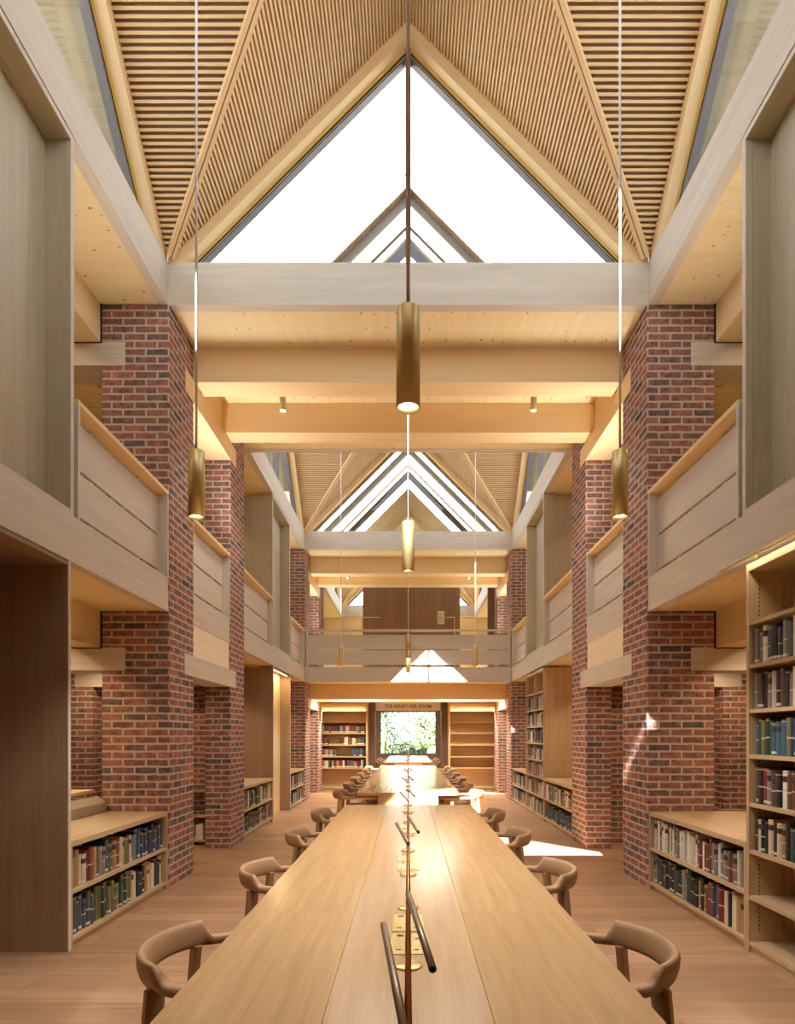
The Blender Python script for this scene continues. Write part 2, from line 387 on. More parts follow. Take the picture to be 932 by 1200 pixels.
# narrow bays: ceilings + roofs
for k, (a, b) in {0: (6.08, 9.0), 1: (6.08+P, 9.0+P), 2: (6.08+2*P, 24.0), -1: (-2.4, 9.0-P)}.items():
    struct(MB().box(-2.47, 2.47, a, b, ZC, 6.0, g=(0,1,0)), 'ceiling', 'clt', 'knotty timber ceiling of the narrow bay beyond the %s lantern' % BAYN[k] if k >= 0 else 'timber ceiling above the near end of the hall', 'ceiling')
    struct(MB().box(-2.5, 2.5, a-0.02, b+0.02, 6.0, 6.16), 'roof', 'flatroof', 'flat roof of the narrow bay after the %s lantern' % BAYN[k], 'roof')

# ------------------------------------------------------------------ lanterns
def lantern(k):
    y1 = Y1+P*k; y0 = y1-4.741; yc = (y0+y1)/2; nm = BAYN[k]
    # side and cross beams
    for s in (-1, 1):
        mb = MB().box(s*2.37, s*2.47, y0, y1, ZB0, ZB1).box(s*2.47, s*2.62, y0, y1, 6.02, ZB1)
        struct(mb, 'lantern_beam', 'oak_beam', 'long pale beam along the %s of the %s lantern' % (SIDE[s], nm), 'beam')
    for (ya, yb, w_) in ((y1, y1+0.1, 'far'), (y0-0.1, y0, 'near')):
        struct(MB().box(-2.47, 2.47, ya, yb, ZB0, ZB1).box(-2.47, 2.47, (yb if w_ == 'far' else ya-0.15), (yb+0.15 if w_ == 'far' else ya), 6.02, ZB1), 'lantern_beam', 'oak_beam', 'pale cross beam at the %s end of the %s lantern' % (w_, nm), 'beam')
    H = APX-ZB1
    # four gables: direction vectors: out (unit), along (unit)
    for (ox, oy, nmg) in ((0,1,'far'), (0,-1,'near'), (-1,0,'left'), (1,0,'right')):
        out = Vector((ox, oy, 0)); al = Vector((-oy, ox, 0)) if ox == 0 else Vector((0, 1, 0))
        if ox == 0: al = Vector((1, 0, 0))
        cen = Vector((0, yc, 0)); R = 2.3705
        def pt(a, d, z): return cen + al*a + out*d + Vector((0,0,z))
        for sg in (-1, 1):
            # backing
            mb = MB()
            A_, B_, Cc = pt(sg*R, R, ZB1+0.06), pt(0, R, APX+0.06), pt(0, 0, APX+0.06)
            mb.slab([A_, B_, Cc], (0,0,0.08), tuple(out))
            struct(mb, 'ceiling', 'backing', 'dark boarding behind the %s %s slats of the %s lantern' % (nmg, 'a' if sg < 0 else 'b', nm) if 0 else 'dark boarding behind the slats, %s gable, %s half, %s lantern' % (nmg, 'one' if sg < 0 else 'other', nm), 'ceiling')
            # slats
            mb = MB(); n = 78
            nrm = (Vector((0,0,1)) + al*sg*(H/R)).normalized()
            sl = (Vector((0,0,H)) - al*sg*R).normalized()
            for i in range(1, n):
                t = i/n
                a = sg*R*(1-t); z = ZB1+0.03+H*t
                dv = R*(1-t)+0.02
                if R-dv < 0.03: continue
                p0, p1 = pt(a, dv, z), pt(a, R, z)
                u = sl*0.0105; v_ = nrm*0.017
                q = [p0-u-v_, p0+u-v_, p0+u+v_, p0-u+v_]; r_ = [p1-u-v_, p1+u-v_, p1+u+v_, p1-u+v_]
                mb.hexa(q+r_, tuple(out), random.uniform(0, 20))
            o = struct(mb, 'slatted_lining', 'slat', 'oak slats lining the %s half of the %s gable in the %s lantern' % (('left' if sg < 0 else 'right') if ox == 0 else ('near' if sg < 0 else 'far'), nmg, nm), 'slatted ceiling')
            # edge rafter (lining edge next to the glass) and frame
            mb = MB()
            for (d0, d1, z0, z1) in ((R+0.001, R+0.10, -0.13, 0.10),):
                a0 = pt(sg*(R), d0, ZB1+z0-0.0); 
                mb.slab([pt(sg*(R+z0), d0, ZB1), pt(0, d0, APX+z0), pt(0, d0, APX+z1), pt(sg*R, d0, ZB1+z1), pt(sg*R, d0, ZB1)], tuple(out*(d1-d0)), tuple(sl))
            struct(mb, 'gable_rafter', 'golden', 'golden sloping board at the %s edge of the %s gable, %s lantern' % (('left' if sg < 0 else 'right') if ox == 0 else ('near' if sg < 0 else 'far'), nmg, nm), 'rafter')
            # external roof half with white edge
            ya_ = APX+0.90; ov = 0.35 if ox == 0 else 1.5; RO = R+0.12
            q = [pt(sg*(RO+0.02), R+ov, ya_-RO-0.02), pt(0, R+ov, ya_), pt(0, 0, ya_), pt(sg*(RO+0.02), RO, ya_-RO-0.02)]
            q2 = [pt(sg*(RO+0.02), R+ov, ya_-RO-0.02), pt(0, R+ov, ya_), pt(0, -0.0, ya_)]
            mb = MB().slab([pt(sg*R, R+ov-0.02, ya_-R), pt(0, R+ov-0.02, ya_), pt(0, 0, ya_), pt(sg*R, R, ya_-R)], (0,0,0.03), tuple(out))
            so = struct(mb, 'roof', 'soffit' if ox else 'soffit_dark', 'boarded eaves, %s side of the %s gable, %s lantern' % (('left' if sg < 0 else 'right') if ox == 0 else ('near' if sg < 0 else 'far'), nmg, nm), 'roof')
            mb = MB().slab([pt(sg*R, R+ov, ya_+0.03-R), pt(0, R+ov, ya_+0.03), pt(0, 0, ya_+0.03), pt(sg*R, R, ya_+0.03-R)], (0,0,0.19), tuple(out*1.0))
            mb.build('roof_covering', 'roof', so)
            mb = MB().slab([pt(sg*R, R+ov, ya_-0.01-R), pt(0, R+ov, ya_-0.01), pt(0, R+ov, ya_+0.16), pt(sg*R, R+ov, ya_+0.16-R)], tuple(out*0.03), tuple(sl))
            mb.build('white_edge', 'zinc', so)
            MB().slab([pt(sg*R, R+ov, ya_+0.16-R), pt(0, R+ov, ya_+0.16), pt(0, R+ov, ya_+0.215), pt(sg*R, R+ov, ya_+0.215-R)], tuple(out*0.04), tuple(sl)).build('edge_capping', 'edge_lead', so)
            # side band between glass and eaves (vertical timber)
            g0, g1 = APX+0.45, ya_+0.02
            mb = MB().slab([pt(sg*(R+0.1), R+0.16, g0-R-0.1), pt(0, R+0.16, g0), pt(0, R+0.16, g1), pt(sg*(R+0.1), R+0.16, g1-R-0.1)], tuple(out*0.06), tuple(sl))
            mb.build('gable_board', 'gable_timber', so)
        # window of this gable
        win = thing('window_%s' % {'far':1,'near':2,'left':3,'right':4}[nmg] , pt(0, R+0.05, ZB1), 'triangular glazed %s gable of the %s lantern' % (nmg, nm), 'window', kind='structure')
        apg = APX-0.04; fr = 0.075
        for sg in (-1, 1):
            mb = MB()
            def fslab(v0, v1, d0, d1):
                pts = [pt(sg*(R-v1), R+d0, ZB1+0.002), pt(0, R+d0, APX-v1), pt(0, R+d0, APX-v0), pt(sg*(R-v0), R+d0, ZB1+0.002)]
                return MB().slab(pts, tuple(out*(d1-d0)), tuple(sl))
            fslab(0.10, 0.158, 0.101, 0.125).build('lit_edge_strip', 'gold_edge', win)  # yellow strip painted in for light caught on the timber edge
            fslab(0.10, 0.180, 0.126, 0.18).build('frame_lining', 'oak_beam', win)
            fslab(0.180, 0.205, 0.126, 0.20).build('frame', 'dark_frame', win)
            fslab(0.155, 0.170, 0.118, 0.1259).build('gasket', 'black', win)
            if ox == 0: MB().slab([pt(sg*(R-0.01), R+0.14, ZB1+0.3), pt(0, R+0.14, APX+0.30), pt(0, R+0.14, APX+0.42), pt(sg*(R-0.01), R+0.14, ZB1+0.42)], tuple(out*0.05), tuple(sl)).build('outer_frame', 'gable_timber', win)
        MB().slab([pt(-0.028, R+0.08, ZB1), pt(0.028, R+0.08, ZB1), pt(0.028, R+0.08, APX-0.18), pt(-0.028, R+0.08, APX-0.18)], tuple(out*0.11), (0,0,1)).build('mullion', 'dark_frame', win)
        MB().slab([pt(-(R-0.02), R+0.20, ZB1+0.002), pt(R-0.02, R+0.20, ZB1+0.002), pt(0, R+0.20, APX+0.30)], tuple(out*0.012), (0,0,1)).build('pane', 'glass', win)
    # valley boards
    for (sx, sy) in ((-1,-1),(1,-1),(-1,1),(1,1)):
        a = Vector((sx*2.33, yc+sy*2.33, ZB1+0.02)); b = Vector((0, yc, APX-0.0))
        mb = MB()
        d = (b-a).normalized(); hz = Vector((sy, -sx, 0)).normalized()
        for q_ in (-1, 1):
            mb.bar(a+hz*q_*0.022, b+hz*q_*0.022, 0.034, 0.05)
        struct(mb, 'valley_board', 'slat', 'paired valley boards rising from the %s %s corner of the %s lantern' % ('near' if sy < 0 else 'far', 'left' if sx < 0 else 'right', nm), 'rafter')
for k in (0, 1, 2): lantern(k)

# ------------------------------------------------------------------ piers, lintels, beams
def where(s, y):
    if y < 3: return 'nearest %s' % SIDE[s]
    return None
PIERN = {0: ('first', 'second'), 1: ('third', 'fourth'), 2: ('fifth', 'sixth'), -1: ('rear', 'hidden')}
for s in (-1, 1):
    for k in (-1, 0, 1, 2):
        o = P*k
        for j, (ya, yb) in enumerate(((Y1, Y1+0.665), (8.03, 8.695))):
            if k == -1 and j == 0: continue
            if k == 2: continue
            z0 = 3.0 if k == 2 else 0
            nm = PIERN[k][j]
            mb = MB()
            if j == 0:
                mb.box(s*2.355, s*3.02, ya+o, yb+o, z0, ZC-0.01, brick=True)
            else:
                mb.box(s*2.355, s*2.69, ya+o, yb+o, z0, LL0, brick=True)
                mb.box(s*2.355, s*3.02, ya+o, yb+o, max(LL0, z0), ZC-0.01, brick=True)
                if z0 == 0: mb.box(s*2.69, s*3.02, ya+o+0.42, yb+o, 0, LL0, brick=True)
            struct(mb, 'brick_pier', 'brick', 'red brick pier, %s on the %s side of the hall' % (nm, SIDE[s]), 'brick pier')
            if k in (0, 1):
                struct(MB().box(s*4.18, s*4.85, ya+o, yb+o, 0, ZC-0.01, brick=True), 'brick_pier', 'brick', 'outer brick pier in the %s aisle behind the %s pier' % (SIDE[s], nm), 'brick pier')
                if j == 1:
                    struct(MB().box(s*3.02, s*4.18, ya+o+0.42, yb+o, 0, MB0, brick=True), 'wall_%s' % SIDE[s], 'brick', 'brick infill wall beside the %s %s pier' % (nm, SIDE[s]), 'wall')
                yy = (ya+o-0.004, ya+o+0.33) if j == 0 else (ya+o-0.004, ya+o+0.33)
                for (z0_, z1_, lv) in ((ZL0, ZL1, 'upper'), (LL0, LL1, 'lower')):
                    struct(MB().box(s*2.79, s*4.42, yy[0], yy[1], z0_, z1_), 'lintel', 'oak_beam', '%s pale lintel let into the %s %s pier, crossing the aisle' % (lv, nm, SIDE[s]), 'lintel')
        if k >= 0 and k < 2 or k == -1:
            if k == -1: continue
            nmb = BAYN[k]
            struct(MB().box(s*2.349, s*2.68, 6.40+o, 8.27+o, ZL0, ZL1), 'lintel', 'golden', 'upper pale lintel spanning the %s narrow bay on the %s' % (nmb, SIDE[s]), 'lintel')
            struct(MB().box(s*2.349, s*2.69, 6.37+o, 8.26+o, LL0, LL1), 'lintel', 'oak_beam', 'lower pale lintel spanning the %s narrow bay on the %s' % (nmb, SIDE[s]), 'lintel')
            struct(MB().box(s*2.375, s*2.6, 6.643+o, 8.028+o, LL1, MB0, g=(0,1,0)), 'panel', 'cream', 'cream panel above the lower lintel, %s narrow bay on the %s' % (nmb, SIDE[s]), 'panel')
            struct(MB().box(s*2.385, s*2.6, 6.94+o, 7.75+o, ZL1, ZC-0.002, g=(0,1,0)), 'panel', 'golden', 'golden infill above the upper lintel, %s narrow bay on the %s' % (nmb, SIDE[s]), 'panel')
    # edge beams of the mezzanine
    for (a, b, nm) in ((-2.4, 0.165, 'entrance'), (0.83, Y1, 'first'), (Y1+0.667, 8.028, 'first narrow'), (8.697, Y1+P-0.002, 'second'), (Y1+P+0.667, 8.028+P, 'second narrow'), (8.697+P, 22.0, 'third')):
        struct(MB().box(s*2.366, s*2.45, a, b, MB0, MB1), 'mezzanine_edge_beam', 'oak_beam', 'pale mezzanine edge beam of the %s bay on the %s' % (nm, SIDE[s]), 'beam')
    # beams running along the aisles
    for (z0_, z1_, lv) in ((ZL1, ZC-0.002, 'upper'), (LL1, 2.733, 'lower')):
        ab = struct(MB().box(s*3.036, s*3.30, -2.4, 16.9, z0_, z1_), 'aisle_beam', 'golden', '%s golden beam running along the %s aisle past the piers' % (lv, SIDE[s]), 'beam')
        for k in (0, 1):
            y_ = Y1-0.006+P*k
            MB().slab([(s*3.018, y_, z1_), (s*3.018, y_, z0_-0.012), (s*3.32, y_, z0_-0.012), (s*3.32, y_, z0_-0.001), (s*3.035, y_, z0_-0.001), (s*3.035, y_, z1_)], (0, 0.3, 0)).build('shadow_gap_strip', 'black', ab)  # black strip standing in for the shadow gap around the beam
for k in (0, 1):
    o = P*k
    for (a, b, w_) in ((6.65, 6.93, 'nearer'), (7.757, 8.035, 'farther')):
        struct(MB().box(-2.68, 2.68, a+o, b+o, ZL1, ZC-0.002), 'cross_beam', 'golden', '%s golden cross beam under the ceiling of the %s narrow bay' % (w_, BAYN[k]), 'beam')
for (a, b, w_) in ((14.515, 14.79, 'nearer'), (15.62, 15.89, 'farther')):
    struct(MB().box(-2.6, 2.6, a, b, LL1, 2.733), 'cross_beam', 'golden', '%s golden cross beam under the far balcony' % w_, 'beam')
struct(MB().box(-2.366, 2.366, Y1+P-0.0, Y1+P+0.08, MB0, MB1), 'balcony_edge_beam', 'oak_beam', 'pale edge beam of the far balcony across the hall', 'beam')

# ------------------------------------------------------------------ balustrades
def balustrade(s, a, b, label, halves=1):
    t = thing('balustrade', (s*2.42, (a+b)/2, MB1), label, 'balustrade', 'boarded balustrades along the mezzanine')
    MB().box(s*2.362, s*2.50, a, b, 3.88, 3.915).build('top_rail', 'golden', t)
    MB().box(s*2.362, s*2.48, a, a+0.028, MB1, 3.88).build('post', 'oak_beam', t)
    MB().box(s*2.362, s*2.48, b-0.028, b, MB1, 3.88).build('post', 'oak_beam', t)
    MB().box(s*2.455, s*2.475, a+0.028, b-0.028, 3.14, 3.462).build('plank', 'oak_beam', t)
    MB().box(s*2.455, s*2.475, a+0.028, b-0.028, 3.488, 3.835).build('plank', 'oak_beam', t)
    n = max(1, round((b-a)/0.9))
    for i in range(n):
        y = a+(b-a)*(i+0.5)/n; MB().box(s*2.475, s*2.50, y-0.02, y+0.02, MB1, 3.88).build('batten', 'oak_beam', t)
    return t
for s in (-1, 1):
    S = SIDE[s]
    balustrade(s, 4.335, Y1-0.002, 'boarded balustrade between the near %s reading box and first brick pier' % S)
    balustrade(s, 0.85, 2.88, 'boarded balustrade nearest the camera on the %s' % S)
    balustrade(s, 6.643, 8.028, 'boarded balustrade between the first and second brick piers on the %s' % S)
    balustrade(s, 8.697, 10.61, 'boarded balustrade beyond the second brick pier on the %s' % S)
    balustrade(s, 12.21, Y1+P-0.002, 'small boarded balustrade before the third brick pier on the %s' % S)
    balustrade(s, 16.57, 21.8, 'boarded balustrade under the third lantern on the %s' % S)
t = thing('balustrade', (0, Y1+P+0.05, MB1), 'wide boarded balustrade of the far balcony across the hall', 'balustrade', 'boarded balustrades along the mezzanine')
yb = Y1+P
MB().box(-2.34, 2.34, yb-0.005, yb+0.13, 3.895, 3.93).build('top_rail', 'oak_beam', t)
for x in (-2.325, 0.0, 2.325): MB().box(x-0.015, x+0.015, yb, yb+0.12, MB1, 3.895).build('post', 'oak_beam', t)
for (x0, x1) in ((-2.31, -0.015), (0.015, 2.31)):
    MB().box(x0, x1, yb+0.08, yb+0.10, 3.13, 3.46).build('plank', 'oak_beam', t)
    MB().box(x0, x1, yb+0.08, yb+0.10, 3.485, 3.815).build('plank', 'oak_beam', t)

# ------------------------------------------------------------------ reading boxes (upper) and lower niches
def upper_box(s, a, b, label):
    t = thing('reading_box', (s*2.6, (a+b)/2, MB1), label, 'wall panel', 'oak boxes standing on the mezzanine edge')
    z0, z1 = MB1+0.001, ZB0-0.004
    th = 0.04
    for q_ in ((a, b, z0, z0+th), (a, b, z1-th, z1), (a, a+th, z0+th, z1-th), (b-th, b, z0+th, z1-th)):
        MB().box(s*2.378, s*2.385, *q_).build('edge_strip', 'oak_beam', t)
    MB().box(s*2.385, s*2.58, a, b, z1-th, z1).build('frame_head', 'oak_panel', t)
    MB().box(s*2.385, s*2.58, a, b, z0, z0+th).build('frame_sill', 'oak_panel', t)
    for (p, q) in ((a, a+th), (b-th, b)):
        MB().box(s*2.385, s*3.0, p, q, z0+th, z1-th, g=(0,0,1)).build('side_panel', 'oak_panel', t)
    MB().box(s*2.56, s*2.58, a+th, b-th, z0+th, z1-th, g=(0,0,1)).build('back_panel', 'oak_panel', t)
for s in (-1, 1):
    upper_box(s, 2.90, 4.31, 'tall recessed oak box on the mezzanine edge, nearest on the %s' % SIDE[s])
    upper_box(s, 10.63, 12.19, 'tall recessed oak box on the %s mezzanine under the second lantern' % SIDE[s])

def lower_niche(s, a, b, depth, mat, label, lit):
    t = thing('oak_niche', (s*2.6, (a+b)/2, 0), label, 'wall niche')
    z1 = MB0-0.004; th = 0.03
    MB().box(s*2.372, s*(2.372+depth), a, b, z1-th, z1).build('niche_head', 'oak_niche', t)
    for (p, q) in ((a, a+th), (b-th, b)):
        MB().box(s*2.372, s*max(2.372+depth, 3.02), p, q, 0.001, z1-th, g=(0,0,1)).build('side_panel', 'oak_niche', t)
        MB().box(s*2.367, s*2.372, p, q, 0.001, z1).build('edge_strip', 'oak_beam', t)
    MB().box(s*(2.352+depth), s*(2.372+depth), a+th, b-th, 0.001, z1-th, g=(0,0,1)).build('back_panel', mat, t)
    if lit:
        MB().box(s*2.42, s*2.44, a+0.08, b-0.08, z1-th-0.012, z1-th-0.001).build('light_strip', 'led', t)
    return t
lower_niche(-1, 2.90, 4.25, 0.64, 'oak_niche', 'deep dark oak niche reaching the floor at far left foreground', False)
lower_niche(-1, 10.63, 12.19, 0.22, 'golden', 'oak niche lit from above on the left beyond the second pier', True)

# ------------------------------------------------------------------ books
import colorsys
PAL = [('dark green', (46,66,54)), ('black', (34,34,38)), ('navy blue', (40,56,88)), ('brown', (98,70,52)), ('dark red', (120,42,40)), ('grey', (128,126,122)),
       ('cream', (206,192,164)), ('teal blue', (62,94,112)), ('tan', (168,134,92)), ('white', (220,216,206)), ('olive', (104,104,66)), ('slate grey', (72,80,88))]
PD = dict(PAL)
# one book of each kind as a prototype mesh (unit size), origin at spine-bottom centre
def book_proto():
    mb = MB(); T = 0.5
    # rounded spine profile in XY (spine faces -x), unit thickness in y, depth 1 in x
    prof = [(0.06, -0.5), (0.015, -0.36), (0.0, -0.12), (0.0, 0.12), (0.015, 0.36), (0.06, 0.5), (1.0, 0.5), (1.0, 0.42), (0.09, 0.42), (0.09, -0.42), (1.0, -0.42), (1.0, -0.5)]
    n = len(prof)
    lo = [(x, y, 0) for x, y in prof]; hi = [(x, y, 1) for x, y in prof]
    b0 = len(mb.v); mb.v += lo+hi
    for i in range(n):
        j = (i+1) % n; ids = [b0+j, b0+i, b0+n+i, b0+n+j]; ids = ids[::-1] if False else ids
        mb.face([mb.v[q] for q in ids], (0,0,1), 0, False, ids)
    for quad in ((0,5,8,9), (5,6,7,8), (9,10,11,0)):
        ids = [b0+n+q for q in quad]; mb.face([mb.v[q] for q in ids], idx=ids)
        ids = [b0+q for q in quad][::-1]; mb.face([mb.v[q] for q in ids], idx=ids)
    for quad in ((0,1,2,3,4,5),):
        ids = [b0+n+q for q in quad]; mb.face([mb.v[q] for q in ids], idx=ids)
        ids = [b0+q for q in quad][::-1]; mb.face([mb.v[q] for q in ids], idx=ids)
    t = mb.build('book', 'book', origin=(0,0,0))
    pg = MB().box(0.091, 0.97, -0.418, 0.418, 0.012, 0.975); p = pg.build('pages', 'pages', t, origin=(0,0,0))
    return t
BP = book_proto(); BP_used = False
ORD = ['first','second','third','fourth','fifth','sixth','seventh','eighth','ninth','tenth','eleventh','twelfth','thirteenth','fourteenth','fifteenth','sixteenth','seventeenth','eighteenth','nineteenth','twentieth']
TENS = {20:'twenty', 30:'thirty', 40:'forty', 50:'fifty'}
def ordn(i):
    i += 1
    if i <= 20: return ORD[i-1]
    t_, u = i//10*10, i % 10
    return (TENS[t_]+'-'+ORD[u-1]) if u else {30:'thirtieth',40:'fortieth',50:'fiftieth'}[t_]
NB = 0
def shelf_books(s, xf, ya, yb, z, hmax, pal, th, place, group, frm, gaps=(), hvar=0.25, rev=True):
    """books with spines toward the hall; walked from yb (far) to ya (near)"""
    global BP_used, NB
    y = yb; i = 0
    while y > ya:
        t_ = random.uniform(*th)
        if y-t_ < ya: break
        fr = (yb-y)/(yb-ya)
        if any(g0 <= fr <= g1 for g0, g1 in gaps): y -= 0.04; continue
        name = pal(fr) if callable(pal) else random.choice(pal)
        h = hmax*(1-random.random()*hvar); d = random.uniform(0.17, 0.21)
        if BP_used: b = dup(BP)
        else: b = BP; BP_used = True
        b.location = (s*(xf+random.uniform(0.012, 0.03)), y-t_/2, z+0.0005)
        b.rotation_euler = (0, 0, 0 if s > 0 else math.pi)
        b.scale = (d, t_*0.96, h)
        c = PD[name]; j = random.uniform(0.85, 1.15)
        b.color = tuple(min(1, v*j) for v in lin(*c)[:3])+(1,)
        tag(b, '%s book, %s from %s, %s' % (name, ordn(i), frm, place), 'book', group)
        y -= t_+0.001; i += 1; NB += 1
STUFF = MB()
def stuff_books(x0, x1, ya, yb, z, hmax, axis='y', cols=None, gaps=()):
    """fill a run along axis with books in the shared mass"""
    a, b = (ya, yb) if axis == 'y' else (x0, x1)
    p = a
    while p < b-0.05:
        t_ = random.uniform(0.03, 0.055); fr = (p-a)/(b-a)
        if any(g0 <= fr <= g1 for g0, g1 in gaps): p += 0.05; continue
        name = random.choice(cols or [q[0] for q in PAL]); c = PD[name] if name in PD else name
        if isinstance(name, str): c = PD[name]
        cl = lin(*c); h = hmax*random.uniform(0.75, 1); ins = random.uniform(0, 0.02)
        if axis == 'y':
            sg = 1 if x1 > x0 else -1
            STUFF.box(x0+sg*ins, x1, p, p+t_*0.94, z+0.001, z+h, col=cl)
            if random.random() < 0.7: STUFF.box(x0+sg*ins-sg*0.001, x0+sg*ins, p+0.004, p+t_*0.94-0.004, z+0.02, z+0.05, col=lin(215,210,196))
        else:
            STUFF.box(p, p+t_*0.94, ya+ins, yb, z+0.001, z+h, col=cl)
            if random.random() < 0.8: STUFF.box(p+0.003, p+t_*0.94-0.003, ya+ins-0.001, ya+ins, z+0.012, z+0.04, col=lin(225,220,208))
        p += t_

# ------------------------------------------------------------------ bookcases
def low_bookcase(s, a, b, label, depth=0.59, topz=0.76):
    t = thing('low_bookcase', (s*2.6, (a+b)/2, 0), label, 'bookcase', 'low two-shelf bookcases along the hall')
    xf = 2.372
    MB().box(s*xf, s*(xf+depth), a, b, topz-0.04, topz).build('top_board', 'oak_shelf', t)
    for (p, q) in ((a, a+0.03), (b-0.03, b)): MB().box(s*xf, s*(xf+0.32), p, q, 0.001, topz-0.04).build('side_panel', 'oak_shelf', t)
    MB().box(s*xf, s*(xf+0.31), a+0.03, b-0.03, 0.385, 0.41).build('shelf', 'oak_shelf', t)
    MB().box(s*xf, s*(xf+0.31), a+0.03, b-0.03, 0.05, 0.075).build('shelf', 'oak_shelf', t)
    MB().box(s*(xf+0.03), s*(xf+0.05), a+0.03, b-0.03, 0.001, 0.05).build('plinth', 'oak_shelf', t)
    MB().box(s*(xf+0.31), s*(xf+0.32), a+0.03, b-0.03, 0.001, topz-0.04).build('back_panel', 'oak_shelf', t)
    return t
for s in (-1, 1):
    S = SIDE[s]
    low_bookcase(s, 4.252, Y1-0.003, 'low oak bookcase of two full shelves against the first pier on the %s' % S, 0.59 if s < 0 else 1.1)
    low_bookcase(s, 8.697, 10.627, 'low oak bookcase beyond the second brick pier on the %s' % S)
    low_bookcase(s, 12.193, Y1+P-0.003, 'low oak bookcase before the third brick pier on the %s' % S)
def pl(*names): return list(names)
# near left
def palA(fr): return random.choice(pl('navy blue','slate grey','navy blue','teal blue','navy blue')) if fr < 0.33 else random.choice(pl('grey','dark green','tan','dark red','olive','teal blue','cream')) if fr < 0.72 else random.choice(pl('tan','brown','cream','dark red'))
def palB(fr): return random.choice(pl('navy blue','cream','tan','dark red','black')) if fr < 0.4 else random.choice(pl('dark green','dark green','olive','dark green')) if fr < 0.78 else random.choice(pl('navy blue','black','slate grey','brown'))
shelf_books(-1, 2.385, 4.30, 5.93, 0.41, 0.27, palA, (0.034, 0.058), 'upper shelf, near left low bookcase', 'books on the upper shelf of the near left low bookcase', 'the pier')
shelf_books(-1, 2.385, 4.30, 5.93, 0.075, 0.275, palB, (0.034, 0.056), 'lower shelf, near left low bookcase', 'books on the lower shelf of the near left low bookcase', 'the pier')
def palC(fr): return random.choice(pl('white','cream','grey','olive','white')) if fr < 0.55 else random.choice(pl('cream','brown','grey','white','tan','dark red'))
def palD(fr): return random.choice(pl('black','slate grey','grey','black','dark green')) if fr < 0.55 else random.choice(pl('teal blue','tan','cream','black','brown','teal blue','dark red'))
shelf_books(1, 2.385, 4.30, 5.93, 0.41, 0.28, palC, (0.03, 0.05), 'upper shelf, near right low bookcase', 'books on the upper shelf of the near right low bookcase', 'the pier')
shelf_books(1, 2.385, 4.30, 5.93, 0.075, 0.28, palD, (0.03, 0.052), 'lower shelf, near right low bookcase', 'books on the lower shelf of the near right low bookcase', 'the pier')
# bay two
shelf_books(-1, 2.385, 8.74, 10.58, 0.41, 0.27, pl('cream','dark green','brown','slate grey','tan','grey'), (0.06, 0.085), 'upper shelf, low bookcase beyond second left pier', 'books on the upper shelf beyond the second left pier', 'the pier'.replace('the pier', 'far end'))
shelf_books(-1, 2.385, 8.74, 10.58, 0.075, 0.27, pl('grey','dark green','tan','slate grey','brown','teal blue'), (0.06, 0.085), 'lower shelf, low bookcase beyond second left pier', 'books on the lower shelf beyond the second left pier', 'far end')
shelf_books(1, 2.385, 8.74, 10.58, 0.41, 0.27, pl('cream','black','olive','white','tan','grey'), (0.06, 0.085), 'upper shelf, low bookcase beyond second right pier', 'books on the upper shelf beyond the second right pier', 'far end')
shelf_books(1, 2.385, 8.74, 10.58, 0.075, 0.25, pl('dark green','teal blue','dark green','slate grey'), (0.06, 0.085), 'lower shelf, low bookcase beyond second right pier', 'books on the lower shelf beyond the second right pier', 'far end')
for s in (-1, 1):
    for z in (0.41, 0.075): stuff_books(s*2.39, s*2.58, 12.23, 13.8, z, 0.27)

def tall_bookcase(s, a, b, shelves, label, cols=1, depth=0.33):
    t = thing('tall_bookcase', (s*2.55, (a+b)/2, 0), label, 'bookcase')
    xf = 2.372; zt = MB0-0.03; th = 0.03
    for (p, q) in ((a, a+th), (b-th, b)): MB().box(s*xf, s*(xf+(depth if q == b else 0.6)), p, q, 0.001, zt, g=(0,0,1)).build('side_panel', 'oak_shelf', t)
    MB().box(s*(xf+depth-0.02), s*(xf+depth), a+th, b-th, 0.001, zt, g=(0,0,1)).build('back_panel', 'oak_shelf', t)
    MB().box(s*xf, s*(xf+depth-0.02), a+th, b-th, zt-0.05, zt).build('head_board', 'oak_shelf', t)
    edges = [a+th+(b-a-2*th)*i/cols for i in range(cols+1)]
    for y in edges[1:-1]: MB().box(s*xf, s*(xf+depth-0.02), y-0.012, y+0.012, 0.02, zt-0.05, g=(0,0,1)).build('divider', 'oak_shelf', t)
    for c in range(cols):
        p = edges[c]+(0.012 if c else 0); q = edges[c+1]-(0.012 if c < cols-1 else 0)
        for z in shelves: MB().box(s*(xf+0.004), s*(xf+depth-0.02), p, q, z-0.027, z).build('shelf', 'oak_shelf', t)
    MB().box(s*(xf+0.02), s*(xf+0.04), a+th, b-th, 0.001, shelves[-1]-0.027).build('plinth', 'oak_shelf', t)
    # peg-hole strips at both ends of the cheek panels
    mb = MB()
    for xx in (0.07, 0.24):
        z = 0.15
        while z < zt-0.1:
            mb.box(s*(xf+xx), s*(xf+xx+0.009), b-th-0.0015, b-th-0.0002, z, z+0.012); z += 0.03
    mb.build('peg_holes', 'ink', t)['kind'] = 'stuff'
    return t
SH = [2.30, 2.0, 1.69, 1.375, 1.04, 0.715, 0.395, 0.075]
tall_bookcase(1, 2.90, 4.248, SH, 'tall oak bookcase with full and empty shelves at the right edge', cols=1)
PT = {2.0: (pl('black','teal blue','grey','slate grey','navy blue','olive','white'), 'top row of books'), 1.69: (pl('grey','white','black','slate grey','cream','brown'), 'second row down'),
      1.375: (lambda fr: random.choice(pl('olive','dark green','black','brown','teal blue','teal blue')) if fr < 0.55 else 'navy blue', 'third row down'),
      1.04: (pl('black','slate grey','dark red','grey','white','brown'), 'fourth row down'), 0.715: (lambda fr: random.choice(pl('tan','cream','black','brown')) if fr < 0.6 else random.choice(pl('black','dark green')), 'lowest row of books')}
